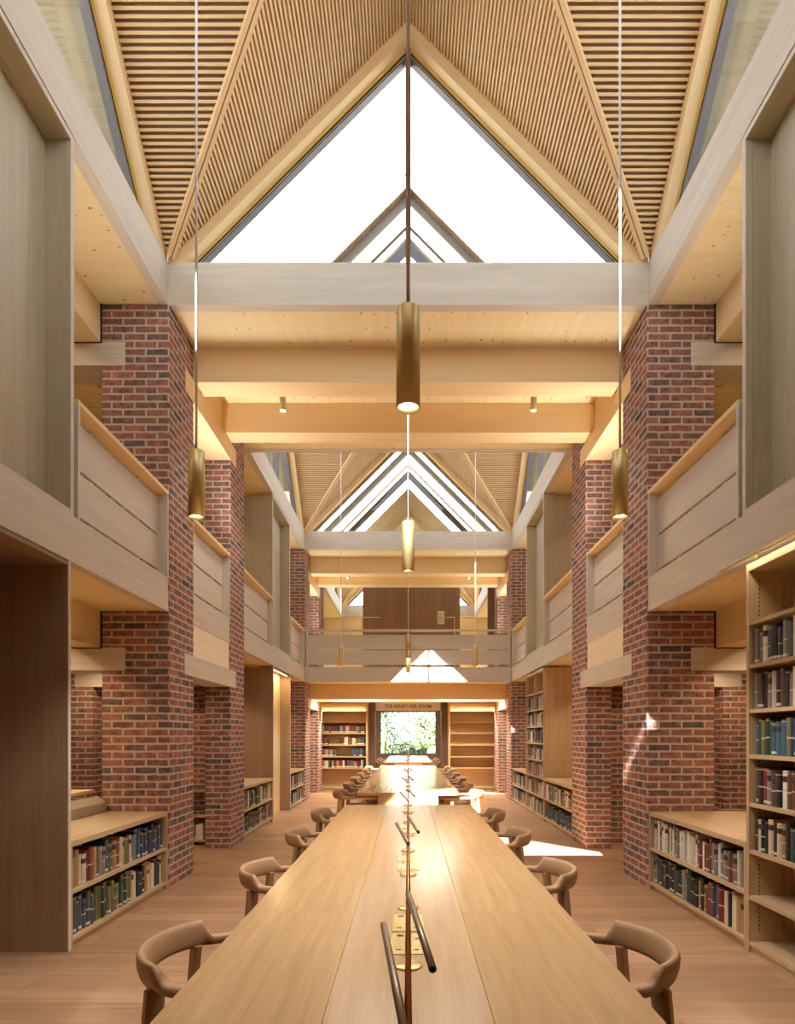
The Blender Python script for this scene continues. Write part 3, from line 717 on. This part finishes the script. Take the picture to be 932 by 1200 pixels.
for z, (p_, nm) in PT.items():
    shelf_books(1, 2.385, 3.55, 4.21, z, 0.255, p_, (0.034, 0.056), nm+', tall bookcase at right edge', 'books in the tall bookcase, '+nm, 'far panel', hvar=0.18)
S2 = [2.40, 2.09, 1.78, 1.46, 1.15, 0.84, 0.53, 0.22]
S2 = [2.30, 1.99, 1.68, 1.37, 1.06, 0.75, 0.41, 0.075]
tall_bookcase(1, 10.63, 12.19, S2, 'tall oak bookcase filled with books on the right beyond the second pier', cols=2)
for z in S2[1:]:
    for (a, b) in ((10.68, 11.38), (11.43, 12.13)):
        stuff_books(2.39, 2.58, a, b, z, 0.25, cols=pl('cream','black','grey','dark red','white','navy blue','slate grey','brown','tan') if z > 0.7 else pl('tan','cream','grey','brown','white'), gaps=((0.0, 0.25),) if random.random() < 0.4 else ())
# small bookcase in the left gap
t = thing('small_bookcase', (-3.0, 8.36, 0), 'small dark bookcase in the gap between first and second left piers', 'bookcase')
MB().box(-4.1, -2.70, 8.28, 8.445, 0.73, 0.76).build('top_board', 'oak_shelf', t)
MB().box(-2.73, -2.70, 8.28, 8.445, 0.001, 0.73).build('side_panel', 'oak_shelf', t)
MB().box(-4.1, -4.07, 8.28, 8.445, 0.001, 0.73).build('side_panel', 'oak_shelf', t)
for z in (0.075, 0.41): MB().box(-4.07, -2.73, 8.28, 8.445, z-0.025, z).build('shelf', 'oak_shelf', t)
stuff_books(-3.5, -2.80, 8.30, 8.43, 0.075, 0.24, axis='x', cols=pl('cream','white','tan','grey'))
stuff_books(-3.5, -3.0, 8.30, 8.43, 0.41, 0.2, axis='x', cols=pl('black','slate grey'))
# far wall bookcases
FS = [2.17, 1.88, 1.57, 1.25, 0.93, 0.62, 0.08]
def far_case(s, label):
    t = thing('wall_bookcase', (s*1.79, 16.75, 0), label, 'bookcase')
    x0, x1 = s*1.11, s*2.48; ya, yb_ = 16.57, 16.90; zt = 2.39
    for (p, q) in ((x0, x0+s*0.045), (x1-s*0.045, x1)): MB().box(p, q, ya, yb_, 0.001, zt, g=(0,0,1)).build('side_panel', 'oak_shelf', t)
    MB().box(x0+s*0.045, x1-s*0.045, ya, yb_, zt-0.04, zt).build('head_board', 'oak_shelf', t)
    MB().box(x0+s*0.045, x1-s*0.045, yb_-0.02, yb_, 0.001, zt-0.04, g=(1,0,0)).build('back_panel', 'oak_shelf', t)
    for z in FS: MB().box(x0+s*0.045, x1-s*0.045, ya+0.004, yb_-0.02, z-0.028, z).build('shelf', 'oak_shelf', t)
    MB().box(x0+s*0.045, x1-s*0.045, ya+0.02, ya+0.04, 0.001, FS[-1]-0.028).build('plinth', 'oak_shelf', t)
    MB().box(x0+s*0.045, x1-s*0.045, ya+0.004, ya+0.02, zt-0.10, zt-0.04).build('fascia', 'golden', t)
    MB().box(x0+s*0.06, x1-s*0.06, ya+0.03, ya+0.045, zt-0.052, zt-0.041).build('light_strip', 'led', t)
far_case(-1, 'oak bookcase with four rows of books left of the doorway')
far_case(1, 'empty oak bookcase with six shelves right of the doorway')
xa, xb = -2.42, -1.17
stuff_books(xa, xb, 16.59, 16.78, 1.57, 0.22, axis='x', cols=pl('dark red','black','cream','dark green','dark red','slate grey','grey'))
stuff_books(xa, xb, 16.59, 16.78, 1.25, 0.22, axis='x', cols=pl('slate grey','dark green','navy blue','cream','dark red','olive'), gaps=((0.16, 0.48),))
stuff_books(xa, xb, 16.59, 16.78, 0.93, 0.22, axis='x', cols=pl('navy blue','navy blue','slate grey','tan'), gaps=((0.36, 0.68),))
stuff_books(xa, xb, 16.59, 16.78, 0.62, 0.22, axis='x', cols=pl('slate grey','tan','teal blue','dark red','cream','brown','black'))
# shelves lining the doorway passage
for s in (-1, 1):
    for z in FS[1:]: pass
tag(STUFF.build('library_books', 'books'), 'rows of smaller books on the farther shelves and the far wall', 'books', kind='stuff')

# sloping desk on the near-left ledge
t = thing('sloping_desk', (-3.3, 5.2, 0), 'sloping oak reading desk behind the near left low bookcase', 'desk')
prof = [(2.965, 0.001), (2.965, 0.85), (3.06, 0.915), (3.06, 0.80), (3.3, 0.80), (3.3, 0.001)]
MB().slab([(-x, 4.26, z) for x, z in ((2.965, 0.001), (2.965, 0.85), (3.06, 0.915), (3.10, 0.90), (3.10, 0.001))], (0, 1.70, 0), (0,1,0)).build('desk_front', 'oak_panel', t)
MB().box(-3.7, -3.08, 4.26, 5.96, 0.945, 0.975, g=(0,1,0)).build('desk_board', 'golden', t)
MB().box(-3.7, -3.66, 4.26, 5.96, 0.001, 0.945).build('desk_support', 'oak_shelf', t)

# ------------------------------------------------------------------ far end: mezzanine wall, doorway, far room
yw = 16.96
def wall_piece(x0, x1, z0, z1, nm):
    struct(MB().box(x0, x1, yw, yw+0.1, z0, z1, g=(0,0,1), off=0), 'wall_far', 'brown', nm, 'wall')
wall_piece(-1.27, 1.45, 3.0, ZB0, 'dark oak boarded wall in the middle of the far mezzanine')
wall_piece(2.23, 2.45, 3.0, ZB0, 'narrow dark boarded wall at the right of the far mezzanine')
wall_piece(-2.45, -2.38, 3.0, ZB0, 'narrow dark boarded wall at the left of the far mezzanine')
struct(MB().box(-5.6, -2.48, 16.9, 17.0, 0, ZC, brick=True), 'wall_far', 'brick', 'brick cross wall closing the left aisle', 'wall')
struct(MB().box(2.48, 5.6, 16.9, 17.0, 0, ZC, brick=True), 'wall_far', 'brick', 'brick cross wall closing the right aisle', 'wall')
for s in (-1, 1):
    struct(MB().box(s*1.105, s*2.48, 16.91, 17.0, 0, 2.735, g=(0,0,1)), 'wall_far', 'oak_shelf', 'oak wall behind the %s far bookcase' % SIDE[s], 'wall')
    struct(MB().box(s*0.93, s*1.105, 16.98, 17.35, 0, 2.45, g=(0,0,1)), 'door_%d' % (1 if s < 0 else 2), 'dark_oak', 'dark oak reveal at the %s of the far doorway' % SIDE[s], 'door')
    struct(MB().box(s*1.1, s*3.0, 17.0, 17.06, 0, 2.7, g=(0,0,1)), 'wall_far', 'brown', 'dark wall on the %s side of the far room entrance' % SIDE[s], 'wall')
    struct(MB().box(s*3.0, s*3.06, 17.06, 24.0, 0, 2.7, g=(0,0,1)), 'wall_%s' % SIDE[s], 'brown', 'dark oak %s wall of the far room' % SIDE[s], 'wall')
struct(MB().box(-3.06, 3.06, 17.0, 24.1, 2.7, 3.0, g=(1,0,0)), 'ceiling', 'clt', 'timber ceiling of the far room', 'ceiling')
struct(MB().box(-5.6, 5.6, 21.86, 21.96, 3.0, ZB0, g=(1,0,0)), 'wall_far', 'golden', 'golden timber wall at the end of the third lantern', 'wall')
# far window wall
wz0, wz1, wx = 0.74, 2.46, 1.12
for (x0, x1, z0, z1, nm) in ((-3.06, -wx, 0, 2.7, 'dark wall left of the garden window'), (wx, 3.06, 0, 2.7, 'dark wall right of the garden window'), (-wx, wx, 0, wz0, 'dark wall below the garden window'), (-wx, wx, wz1, 2.7, 'dark wall above the garden window')):
    struct(MB().box(x0, x1, 23.9, 24.0, z0, z1, g=(0,0,1), off=0), 'wall_far', 'brown', nm, 'wall')
win = thing('window_5', (0, 23.92, wz0), 'wide garden window at the far end of the hall', 'window', kind='structure')
for (x0, x1, z0, z1) in ((-wx, -wx+0.05, wz0, wz1), (wx-0.05, wx, wz0, wz1), (-wx+0.05, wx-0.05, wz0, wz0+0.05), (-wx+0.05, wx-0.05, wz1-0.05, wz1)):
    MB().box(x0, x1, 23.89, 23.97, z0, z1).build('frame', 'dark_frame', win)
MB().box(-wx+0.05, wx-0.05, 23.93, 23.94, wz0+0.05, wz1-0.05).build('pane', 'glass', win)
# name board over the doorway
t = thing('name_board', (0, 17.3, 2.2), 'oak board with the room name above the far doorway', 'sign')
MB().box(-0.915, 0.915, 17.28, 17.32, 2.205, 2.46).build('board', 'oak_beam', t)
fc = bpy.data.curves.new('lettering', 'FONT'); fc.body = 'THE HENRY NEIL ROOM'; fc.size = 0.145; fc.align_x = 'CENTER'; fc.extrude = 0.002; fc.offset = 0.002
tmp = bpy.data.objects.new('lettering_curve', fc); COL.objects.link(tmp); bpy.context.view_layer.update()
me = bpy.data.meshes.new_from_object(tmp.evaluated_get(bpy.context.evaluated_depsgraph_get())); bpy.data.objects.remove(tmp)
fo = bpy.data.objects.new('lettering', me); COL.objects.link(fo); fo.parent = t; fo.location = (0.0, -0.024, 0.085); fo.rotation_euler = (math.pi/2, 0, 0)
me.materials.clear(); me.materials.append(M['ink']); fo['kind'] = 'stuff'
fo.scale = (0.84, 1, 1)
# notice and desk lamp on the mezzanine wall
t = thing('wall_notice', (0.9, yw, 4.4), 'white notice sheet on the dark mezzanine wall', 'notice')
t.location = (0.92, yw-0.006, 4.55); t['_o'] = (0.92, yw-0.006, 4.55)
MB().box(0.825, 1.015, yw-0.012, yw-0.001, 4.62, 4.98).build('sheet', 'paper', t)
mb = MB()
for i in range(6): mb.box(0.85, 0.99 if i % 3 else 0.93, yw-0.0135, yw-0.0118, 4.68+i*0.045, 4.69+i*0.045)
mb.build('printed_lines', 'dark_frame', t)
for s in (-1, 1):
    t = thing('desk_lamp', (s*1.0, 16.3, 3.0), 'slim brass desk lamp at the %s of the far mezzanine' % SIDE[s], 'lamp')
    x = s*1.25
    MB().tube([(x, 16.3, 3.0), (x, 16.3, 4.68)], 0.012, 8).build('post', 'brass', t)
    MB().tube([(x, 16.3, 4.68), (x-s*0.5, 16.3, 4.68)], 0.012, 8).build('arm', 'brass', t)

# ------------------------------------------------------------------ tables
TZ = 0.74; TW = 0.69
def table(a, b, label, ped):
    t = thing('reading_table', (0, (a+b)/2, 0), label, 'table', 'long oak reading tables in line')
    o1 = MB()
    for (x0, x1) in ((-TW, -0.2345), (0.2345, TW)):
        y = a
        while y < b-0.01:
            y2 = min(b, y+1.22) ; o1.box(x0, x1, y+0.0005, y2-0.0005, TZ-0.04, TZ, g=(0,1,0)); y = y2
    o1.build('tabletop', 'table', t)
    MB().box(-0.2345+0.003, 0.2345-0.003, a, b, TZ-0.04, TZ-0.0005, g=(0,1,0)).build('centre_board', 'table_mid', t)
    mb = MB()
    for s in (-1, 1): mb.box(s*0.2335, s*0.2350, a, b, TZ-0.03, TZ+0.0008, g=(0,1,0))
    mb.build('inlay_strip', 'gold_edge', t)
    for (p, q) in ped:
        MB().box(-0.40, 0.40, p, q, 0.02, TZ-0.041, g=(0,0,1)).build('pedestal', 'table', t)
        MB().box(-0.36, 0.36, p+0.03, q-0.03, 0.0, 0.02).build('plinth', 'dark_frame', t)
table(0.2, 6.70, 'near long oak reading table filling the foreground', ((0.5, 6.5),))
table(8.10, 15.40, 'second oak reading table, sunlit, beyond the near one', ((8.105, 15.395),))
table(17.25, 22.8, 'third oak reading table in the room by the garden window', ((17.255, 22.795),))

HR = EYE-0.373
def lamp_rail(a, b, z0, label):
    t = thing('table_lamp_rail', (0, (a+b)/2, TZ), label, 'lamp', 'brass lamp rails along the tables')
    MB().tube([(0, a, HR), (0, b, HR)], 0.005, 8).build('rail', 'copper', t)
    g = z0; n = 0
    while g-0.34 < b:
        for (yy, sg) in ((g-0.34, -1), (g+0.34, 1)):
            if yy < a or yy > b: continue
            MB().tube([(0, yy, TZ+0.006), (0, yy, HR)], 0.004, 8).build('post', 'copper', t)
            MB().lathe((0, yy, TZ), [(0.0, 0.007), (0.044, 0.007), (0.046, 0.004), (0.046, 0.0)], 24).build('base_disc', 'brass', t)
            # tube: from rail, far one swings back toward the camera on the right; near one swings away on the left
            d = Vector((0.038, -0.445, 0)) if sg > 0 else Vector((-0.047, 0.455, 0))
            p0 = Vector((0, yy, HR+0.0118)); p1 = p0+d
            hd = MB().tube([p0, p1], 0.0065, 12).build('lamp_tube', 'bronze', t)
            e = (p1-p0).normalized()
            MB().tube([p1-e*0.001, p1+e*0.0006], 0.0045, 10).build('tube_end', 'black', hd)
        g += 1.32; n += 1
    return t
lamp_rail(0.25, 6.68, 2.36-1.32, 'copper-brown lamp rail with swivelling tubes over the near table')
lamp_rail(8.2, 15.3, 8.85, 'lamp rail with small swivelling tubes over the second table')
lamp_rail(17.4, 22.6, 18.2, 'lamp rail over the table by the garden window')
g = 2.36
i = 0
while g < 6.6:
    for (ya, yb_, w_) in ((g-0.235, g-0.012, 'nearer'), (g+0.012, g+0.235, 'farther')):
        t = thing('power_socket', (0, (ya+yb_)/2, TZ), 'brass socket plate set in the table, %s of pair %s from the camera' % (w_, ['one','two','three','four'][i]), 'socket', 'brass socket plates in the near tabletop')
        MB().box(-0.065, 0.065, ya, yb_, TZ-0.0004, TZ+0.0035).build('cover_plate', 'plate', t, bevel=0.0015)
        m_ = (ya+yb_)/2; mb = MB()
        for (dx, dy, a_, b_) in ((-0.035, -0.07, 0.010, 0.004), (0.035, 0.045, 0.010, 0.004), (-0.03, 0.08, 0.012, 0.009), (0.03, -0.07, 0.008, 0.004), (0.0, 0.0, 0.006, 0.003)):
            mb.box(dx-a_, dx+a_, m_+dy-b_, m_+dy+b_, TZ+0.0035, TZ+0.0042)
        so = mb.build('socket_slots', 'black', t); so['kind'] = 'stuff'
    g += 1.32; i += 1

# ------------------------------------------------------------------ chairs
def chair_rail():
    rings = []; pts = []
    R = 0.275
    path = []
    for i in range(7): path.append((0.21-0.21*i/6, -R-0.0+0.012*(1-i/6)*-1+0.012*(1-i/6)*2*0, 999))
    path = []
    N = 72
    for i in range(N+1):
        u = -1+2*i/N          # -1..1 along the rail
        ang = u*math.radians(126)
        if abs(ang) <= math.pi/2:
            x = -R*math.cos(ang)*0.98; y = R*math.sin(ang)*1.02; tx = math.sin(ang); ty = math.cos(ang)
        else:
            e = (abs(ang)-math.pi/2)*0.36/0.628*0.9
            x = e; y = math.copysign(R*1.02-0.10*e*e/0.12, ang)
        path.append((x, y, ang))
    for i, (x, y, ang) in enumerate(path):
        p = Vector((x, y, 0)); q = Vector(path[min(i+1, N)][:2]+(0,)) if True else None
        r0 = Vector(path[max(i-1, 0)][:2]+(0,)); d = (q-r0).normalized(); nrm = Vector((d.y, -d.x, 0))   # outward-ish
        if nrm.dot(p-Vector((0.05,0,0))) < 0: nrm = -nrm
        A = math.degrees(abs(ang))
        k = min(1, max(0, (62-A)/6)); k = k*k*(3-2*k)
        top = 0.676+0.062*k; bot = 0.636
        if A > 110: top -= 0.006*(A-110)/16; 
        wd = 0.026 - 0.004*k
        lean = nrm*0.022*k
        mid = (top+bot)/2; hh = (top-bot)/2
        ring = []
        for j in range(12):
            th = 2*math.pi*j/12
            cx = math.copysign(abs(math.cos(th))**0.7, math.cos(th)); sz = math.copysign(abs(math.sin(th))**0.7, math.sin(th))
            ring.append(p+nrm*wd*cx*(1-0.25*k*(sz > 0)*abs(sz))+lean*(sz+1)/2+Vector((0,0,mid+hh*sz)))
        rings.append(ring)
    return rings
def make_chair():
    t = thing('armchair', (0,0,0), 'x', 'chair', 'round-backed oak chairs at the tables')
    o = MB().loft(chair_rail()).build('arm_rail', 'chair', t)
    # seat: rounded slab, dished
    mb = MB(); rings = []
    for (sc, z) in ((0.90, 0.405), (1.0, 0.415), (1.0, 0.438), (0.95, 0.448), (0.55, 0.440), (0.05, 0.434)):
        ring = []
        for j in range(28):
            th = 2*math.pi*j/28
            x = 0.245*math.copysign(abs(math.cos(th))**0.75, math.cos(th))*sc+0.01; y = 0.25*math.copysign(abs(math.sin(th))**0.75, math.sin(th))*sc
            ring.append((x, y, z))
        rings.append(ring)
    mb.loft(rings).build('seat', 'chair', t)
    def leg(x0, y0, x1, y1, zt, wx_, wy_, ang):
        ca, sa = math.cos(ang), math.sin(ang); rings = []
        for (u, sc) in ((0, 0.62), (0.55, 1.0), (1.0, 1.12)):
            cx, cy, cz = x0+(x1-x0)*u, y0+(y1-y0)*u, zt*u
            ring = []
            for (a_, b_) in ((-1,-0.6),(-0.6,-1),(0.6,-1),(1,-0.6),(1,0.6),(0.6,1),(-0.6,1),(-1,0.6)):
                lx, ly = a_*wx_*sc, b_*wy_*sc
                ring.append((cx+lx*ca-ly*sa, cy+lx*sa+ly*ca, cz))
            rings.append(ring)
        return MB().loft(rings, smooth=False)
    for sg in (-1, 1):
        leg(-0.235, sg*0.215, -0.175, sg*0.215, 0.645, 0.015, 0.031, sg*math.radians(40)).build('leg', 'chair', t)
        leg(0.215, sg*0.255, 0.165, sg*0.262, 0.645, 0.020, 0.016, 0).build('leg', 'chair', t)
    MB().bar((-0.19, -0.21, 0.395), (-0.19, 0.21, 0.395), 0.022, 0.04).bar((-0.17, -0.225, 0.395), (0.18, -0.235, 0.395), 0.022, 0.04).bar((-0.17, 0.225, 0.395), (0.18, 0.235, 0.395), 0.022, 0.04).build('seat_rail', 'chair', t)
    return t
CH = make_chair(); used = False
ROWS = [(2.36, 'first'), (3.68, 'second'), (5.0, 'third'), (6.30, 'fourth')]
def put_chair(s, y, label, dx=0.0):
    global used
    c = dup(CH) if used else CH; used = True
    c.location = (s*(0.695+dx), y-0.07, 0); c.rotation_euler = (0, 0, (math.pi if s > 0 else 0)+random.uniform(-0.05, 0.05)); c['label'] = label
for s in (-1, 1):
    for y, nm in ROWS: put_chair(s, y, 'round-backed oak armchair, %s from the camera on the %s of the near table' % (nm, SIDE[s]))
    for i, y in enumerate((8.55, 9.87, 11.19, 12.5, 13.8, 15.0)): put_chair(s, y, 'round-backed oak armchair, %s along the %s of the second table' % (ORD[i], SIDE[s]), 0.06)
    for i, y in enumerate((17.9, 19.2, 20.5)): put_chair(s, y, 'oak armchair, %s along the %s of the garden window table' % (ORD[i], SIDE[s]), 0.04)

# ------------------------------------------------------------------ pendant lamps and downlights
def spot(name, loc, energy, ang, parent=None, color=(1,0.95,0.88), size=0.04, blend=0.5):
    l = bpy.data.lights.new(name, 'SPOT'); l.energy = energy; l.spot_size = math.radians(ang); l.spot_blend = blend; l.color = color; l.shadow_soft_size = size
    o = bpy.data.objects.new(name, l); COL.objects.link(o); o.location = loc
    if parent is not None: o.parent = parent; o.location = Vector(loc)-Vector(parent['_o'])
    return o
def pendant(x, y, label, e=60):
    zb = EYE+1.315; L = 0.40; r = 0.048
    t = thing('pendant_lamp', (x, y, zb), label, 'pendant lamp', 'brass cylinder pendant lamps')
    MB().lathe((x, y, zb), [(0.043, 0.03), (0.043, 0.0), (r, 0.0), (r, L-0.004), (r-0.004, L), (0.0, L)], 32).build('shade', 'brass', t)
    MB().lathe((x, y, zb), [(0.0, 0.022), (0.042, 0.022)], 24).build('lens', 'lens', t)
    MB().tube([(x, y, zb+L), (x, y, APX-0.03)], 0.0075, 8).build('cable', 'cable', t)
    spot('lamp_light', (x, y, zb-0.01), e, 110, t)
for k, nm in ((0, 'first'), (1, 'second')):
    o = P*k
    pendant(0, 2.44+o, 'brass cylinder pendant, nearest of four under the %s lantern' % nm)
    pendant(-1.28, 3.66+o, 'brass cylinder pendant at the left under the %s lantern' % nm)
    pendant(1.28, 3.66+o, 'brass cylinder pendant at the right under the %s lantern' % nm)
    pendant(0, 4.87+o, 'brass cylinder pendant, farthest of four under the %s lantern' % nm)
def downlight(x, y, z, label, e=40):
    t = thing('ceiling_spotlight', (x, y, z-0.09), label, 'spotlight', 'small brass spotlights under the narrow bay ceilings')
    MB().lathe((x, y, z-0.09), [(0.034, -0.22), (0.034, -0.235), (0.04, -0.235), (0.04, 0.09)], 20).build('housing', 'brass', t)
    MB().lathe((x, y, z-0.09), [(0.0, -0.222), (0.034, -0.222)], 20).build('lens', 'lens', t)
    spot('lamp_light', (x, y, z-0.335), e, 120, t)
for k, nm in ((0, 'first'), (1, 'second')):
    for s in (-1, 1): downlight(s*1.52, 7.35+P*k, ZC, 'small brass spotlight at the %s of the %s narrow bay ceiling' % (SIDE[s], nm))
# picture light over the right bookcase
t = thing('picture_light', (2.33, 3.7, 2.7), 'brass picture light rod along the beam over the right-edge bookcase', 'lamp')
MB().tube([(2.345, 2.95, 2.745), (2.345, 4.57, 2.745)], 0.009, 10).build('rod', 'brass', t)
for y in (3.3, 4.1): MB().tube([(2.345, y, 2.735), (2.355, y-0.02, 2.72), (2.366, y+0.02, 2.712)], 0.006, 8).build('bracket', 'brass', t)
def area(name, loc, sx, sy, e, rot=(0,0,0), color=(1,0.8,0.55)):
    l = bpy.data.lights.new(name, 'AREA'); l.shape = 'RECTANGLE'; l.size = sx; l.size_y = sy; l.energy = e; l.color = color
    if name == 'added_fill_uplight': l.spread = math.radians(115)
    o = bpy.data.objects.new(name, l); COL.objects.link(o); o.location = loc; o.rotation_euler = rot
area('bookcase_light', (2.33, 3.7, 2.72), 0.03, 1.4, 1.3, (0, math.radians(-25), 0))
# aisle lamps: round ceiling lights above each aisle, both floors
for s in (-1, 1):
    for y in (1.6, 3.6, 5.2, 7.3, 9.6, 11.4, 13.2, 15.2):
        for z, lv, e in ((2.735, 'ground floor', 42), (ZC, 'mezzanine', 18)):
            t = thing('aisle_light', (s*3.75, y, z-0.04), 'round %s %s aisle light, %s from the camera' % (lv, SIDE[s], ordn(int(round((y-1.6)/1.95)))), 'ceiling light', 'round ceiling lights in the aisles')
            MB().lathe((s*3.75, y, z-0.04), [(0.0, 0.005), (0.055, 0.005), (0.055, 0.0), (0.065, 0.0), (0.065, 0.04)], 20).build('housing', 'brass', t)
            spot('lamp_light', (s*3.75, y, z-0.06), e, 150, t, color=(1, 0.74, 0.46), size=0.08)
# led strips over the far bookcases and under the far balcony
for s in (-1, 1):
    area('bookcase_light', (s*1.79, 16.625, 2.33), 1.2, 0.02, 38, (math.radians(-15), 0, 0), (1, 0.84, 0.58))
    area('balcony_light', (s*1.2, 15.2, 2.70), 0.8, 0.3, 55, (0,0,0), (1, 0.92, 0.76))
area('niche_light', (-2.44, 11.4, 2.68), 0.03, 1.3, 7, (0, math.radians(10), 0), (1, 0.72, 0.36))
for k in (0, 1):  # added fill lights brightening ceilings and slats; no fixture on the rails
    for s in (-1, 1):
        area('added_fill_uplight', (s*2.43, 7.34+P*k, 3.925), 0.05, 0.8, 9, (0, math.radians(180-s*25), 0), (1, 0.95, 0.86))
        for (a_, b_) in ((4.45, 5.1),): area('added_fill_uplight', (s*2.43, (a_+b_)/2+P*k, 3.925), 0.05, b_-a_, 4, (0, math.radians(180-s*15), 0), (1, 0.96, 0.88))
area('far_room_light', (0, 20, 2.68), 1.5, 3.0, 90, (0,0,0), (1, 0.88, 0.7))

# ------------------------------------------------------------------ garden
struct(MB().box(-60, 60, 24.3, 110, -0.3, -0.12), 'lawn', 'lawn', 'green lawn of the garden outside', 'lawn')
def shrub(x, y, h, w_, mat, label, n=1600):
    t = thing('garden_tree', (x, y, -0.12), label, 'tree', 'trees and shrubs in the garden')
    mb = MB(); mb.tube([(x, y, -0.12), (x+0.1, y, h*0.35), (x-0.05, y+0.1, h*0.7)], 0.12, 8, r1=0.04)
    for i in range(9):
        a = random.uniform(0, 6.28); z = random.uniform(0.3, 0.7)*h
        mb.tube([(x, y, z), (x+math.cos(a)*w_*0.3, y+math.sin(a)*w_*0.3, z+0.12*h)], 0.035, 5, r1=0.012)
    mb.build('trunk', 'bark', t)
    mb = MB()
    blobs = [(x+random.uniform(-w_, w_)*0.38, y+random.uniform(-1, 1)*w_*0.3, h*random.uniform(0.15, 0.85), random.uniform(0.22, 0.42)*w_*0.6) for _ in range(16)]
    for i in range(n):
        bx_, by_, bz_, br_ = random.choice(blobs)
        v = Vector((random.gauss(0, 1), random.gauss(0, 1), random.gauss(0, 1))).normalized()*br_*random.uniform(0.75, 1.05)
        c = Vector((bx_, by_, bz_))+v; 
        if c.z < 0: c.z = 0.05
        a = Vector((random.gauss(0,1), random.gauss(0,1), random.gauss(0,1))).normalized(); b_ = a.cross(Vector((random.gauss(0,1), random.gauss(0,1), random.gauss(0,1)))).normalized()
        l_ = random.uniform(0.08, 0.16); a = a*l_; b_ = b_*l_*0.45
        mb.face([c-a, c+b_*1.0, c+a, c-b_])
    mb.build('foliage', mat, t)
for (x, y, h, w_, m_, lb) in ((-2.6, 34.5, 4.4, 2.4, 'leaf2', 'pale sunlit shrub at the left of the garden window view'), (-1.6, 42, 7.0, 3.6, 'leaf', 'taller dark tree left of centre in the garden'), (1.0, 36.5, 3.0, 2.0, 'leaf2', 'pale rounded bush in the middle of the garden view'),
                              (3.4, 41, 7.0, 3.4, 'leaf2', 'sunlit tree at the right of the garden window view'), (0.8, 50, 9, 4.5, 'leaf', 'dark tree far back in the centre of the garden'), (-7.5, 52, 9, 5.0, 'leaf', 'big tree at the far left of the garden'), (8.5, 52, 9, 5.0, 'leaf', 'big tree at the far right of the garden'), (0.0, 31, 1.2, 1.8, 'leaf', 'low green bush nearest the garden window')):
    shrub(x, y, h, w_, m_, lb, 2200)

for o in bpy.data.objects:
    if '_o' in o: del o['_o']
print('BOOKS', NB)
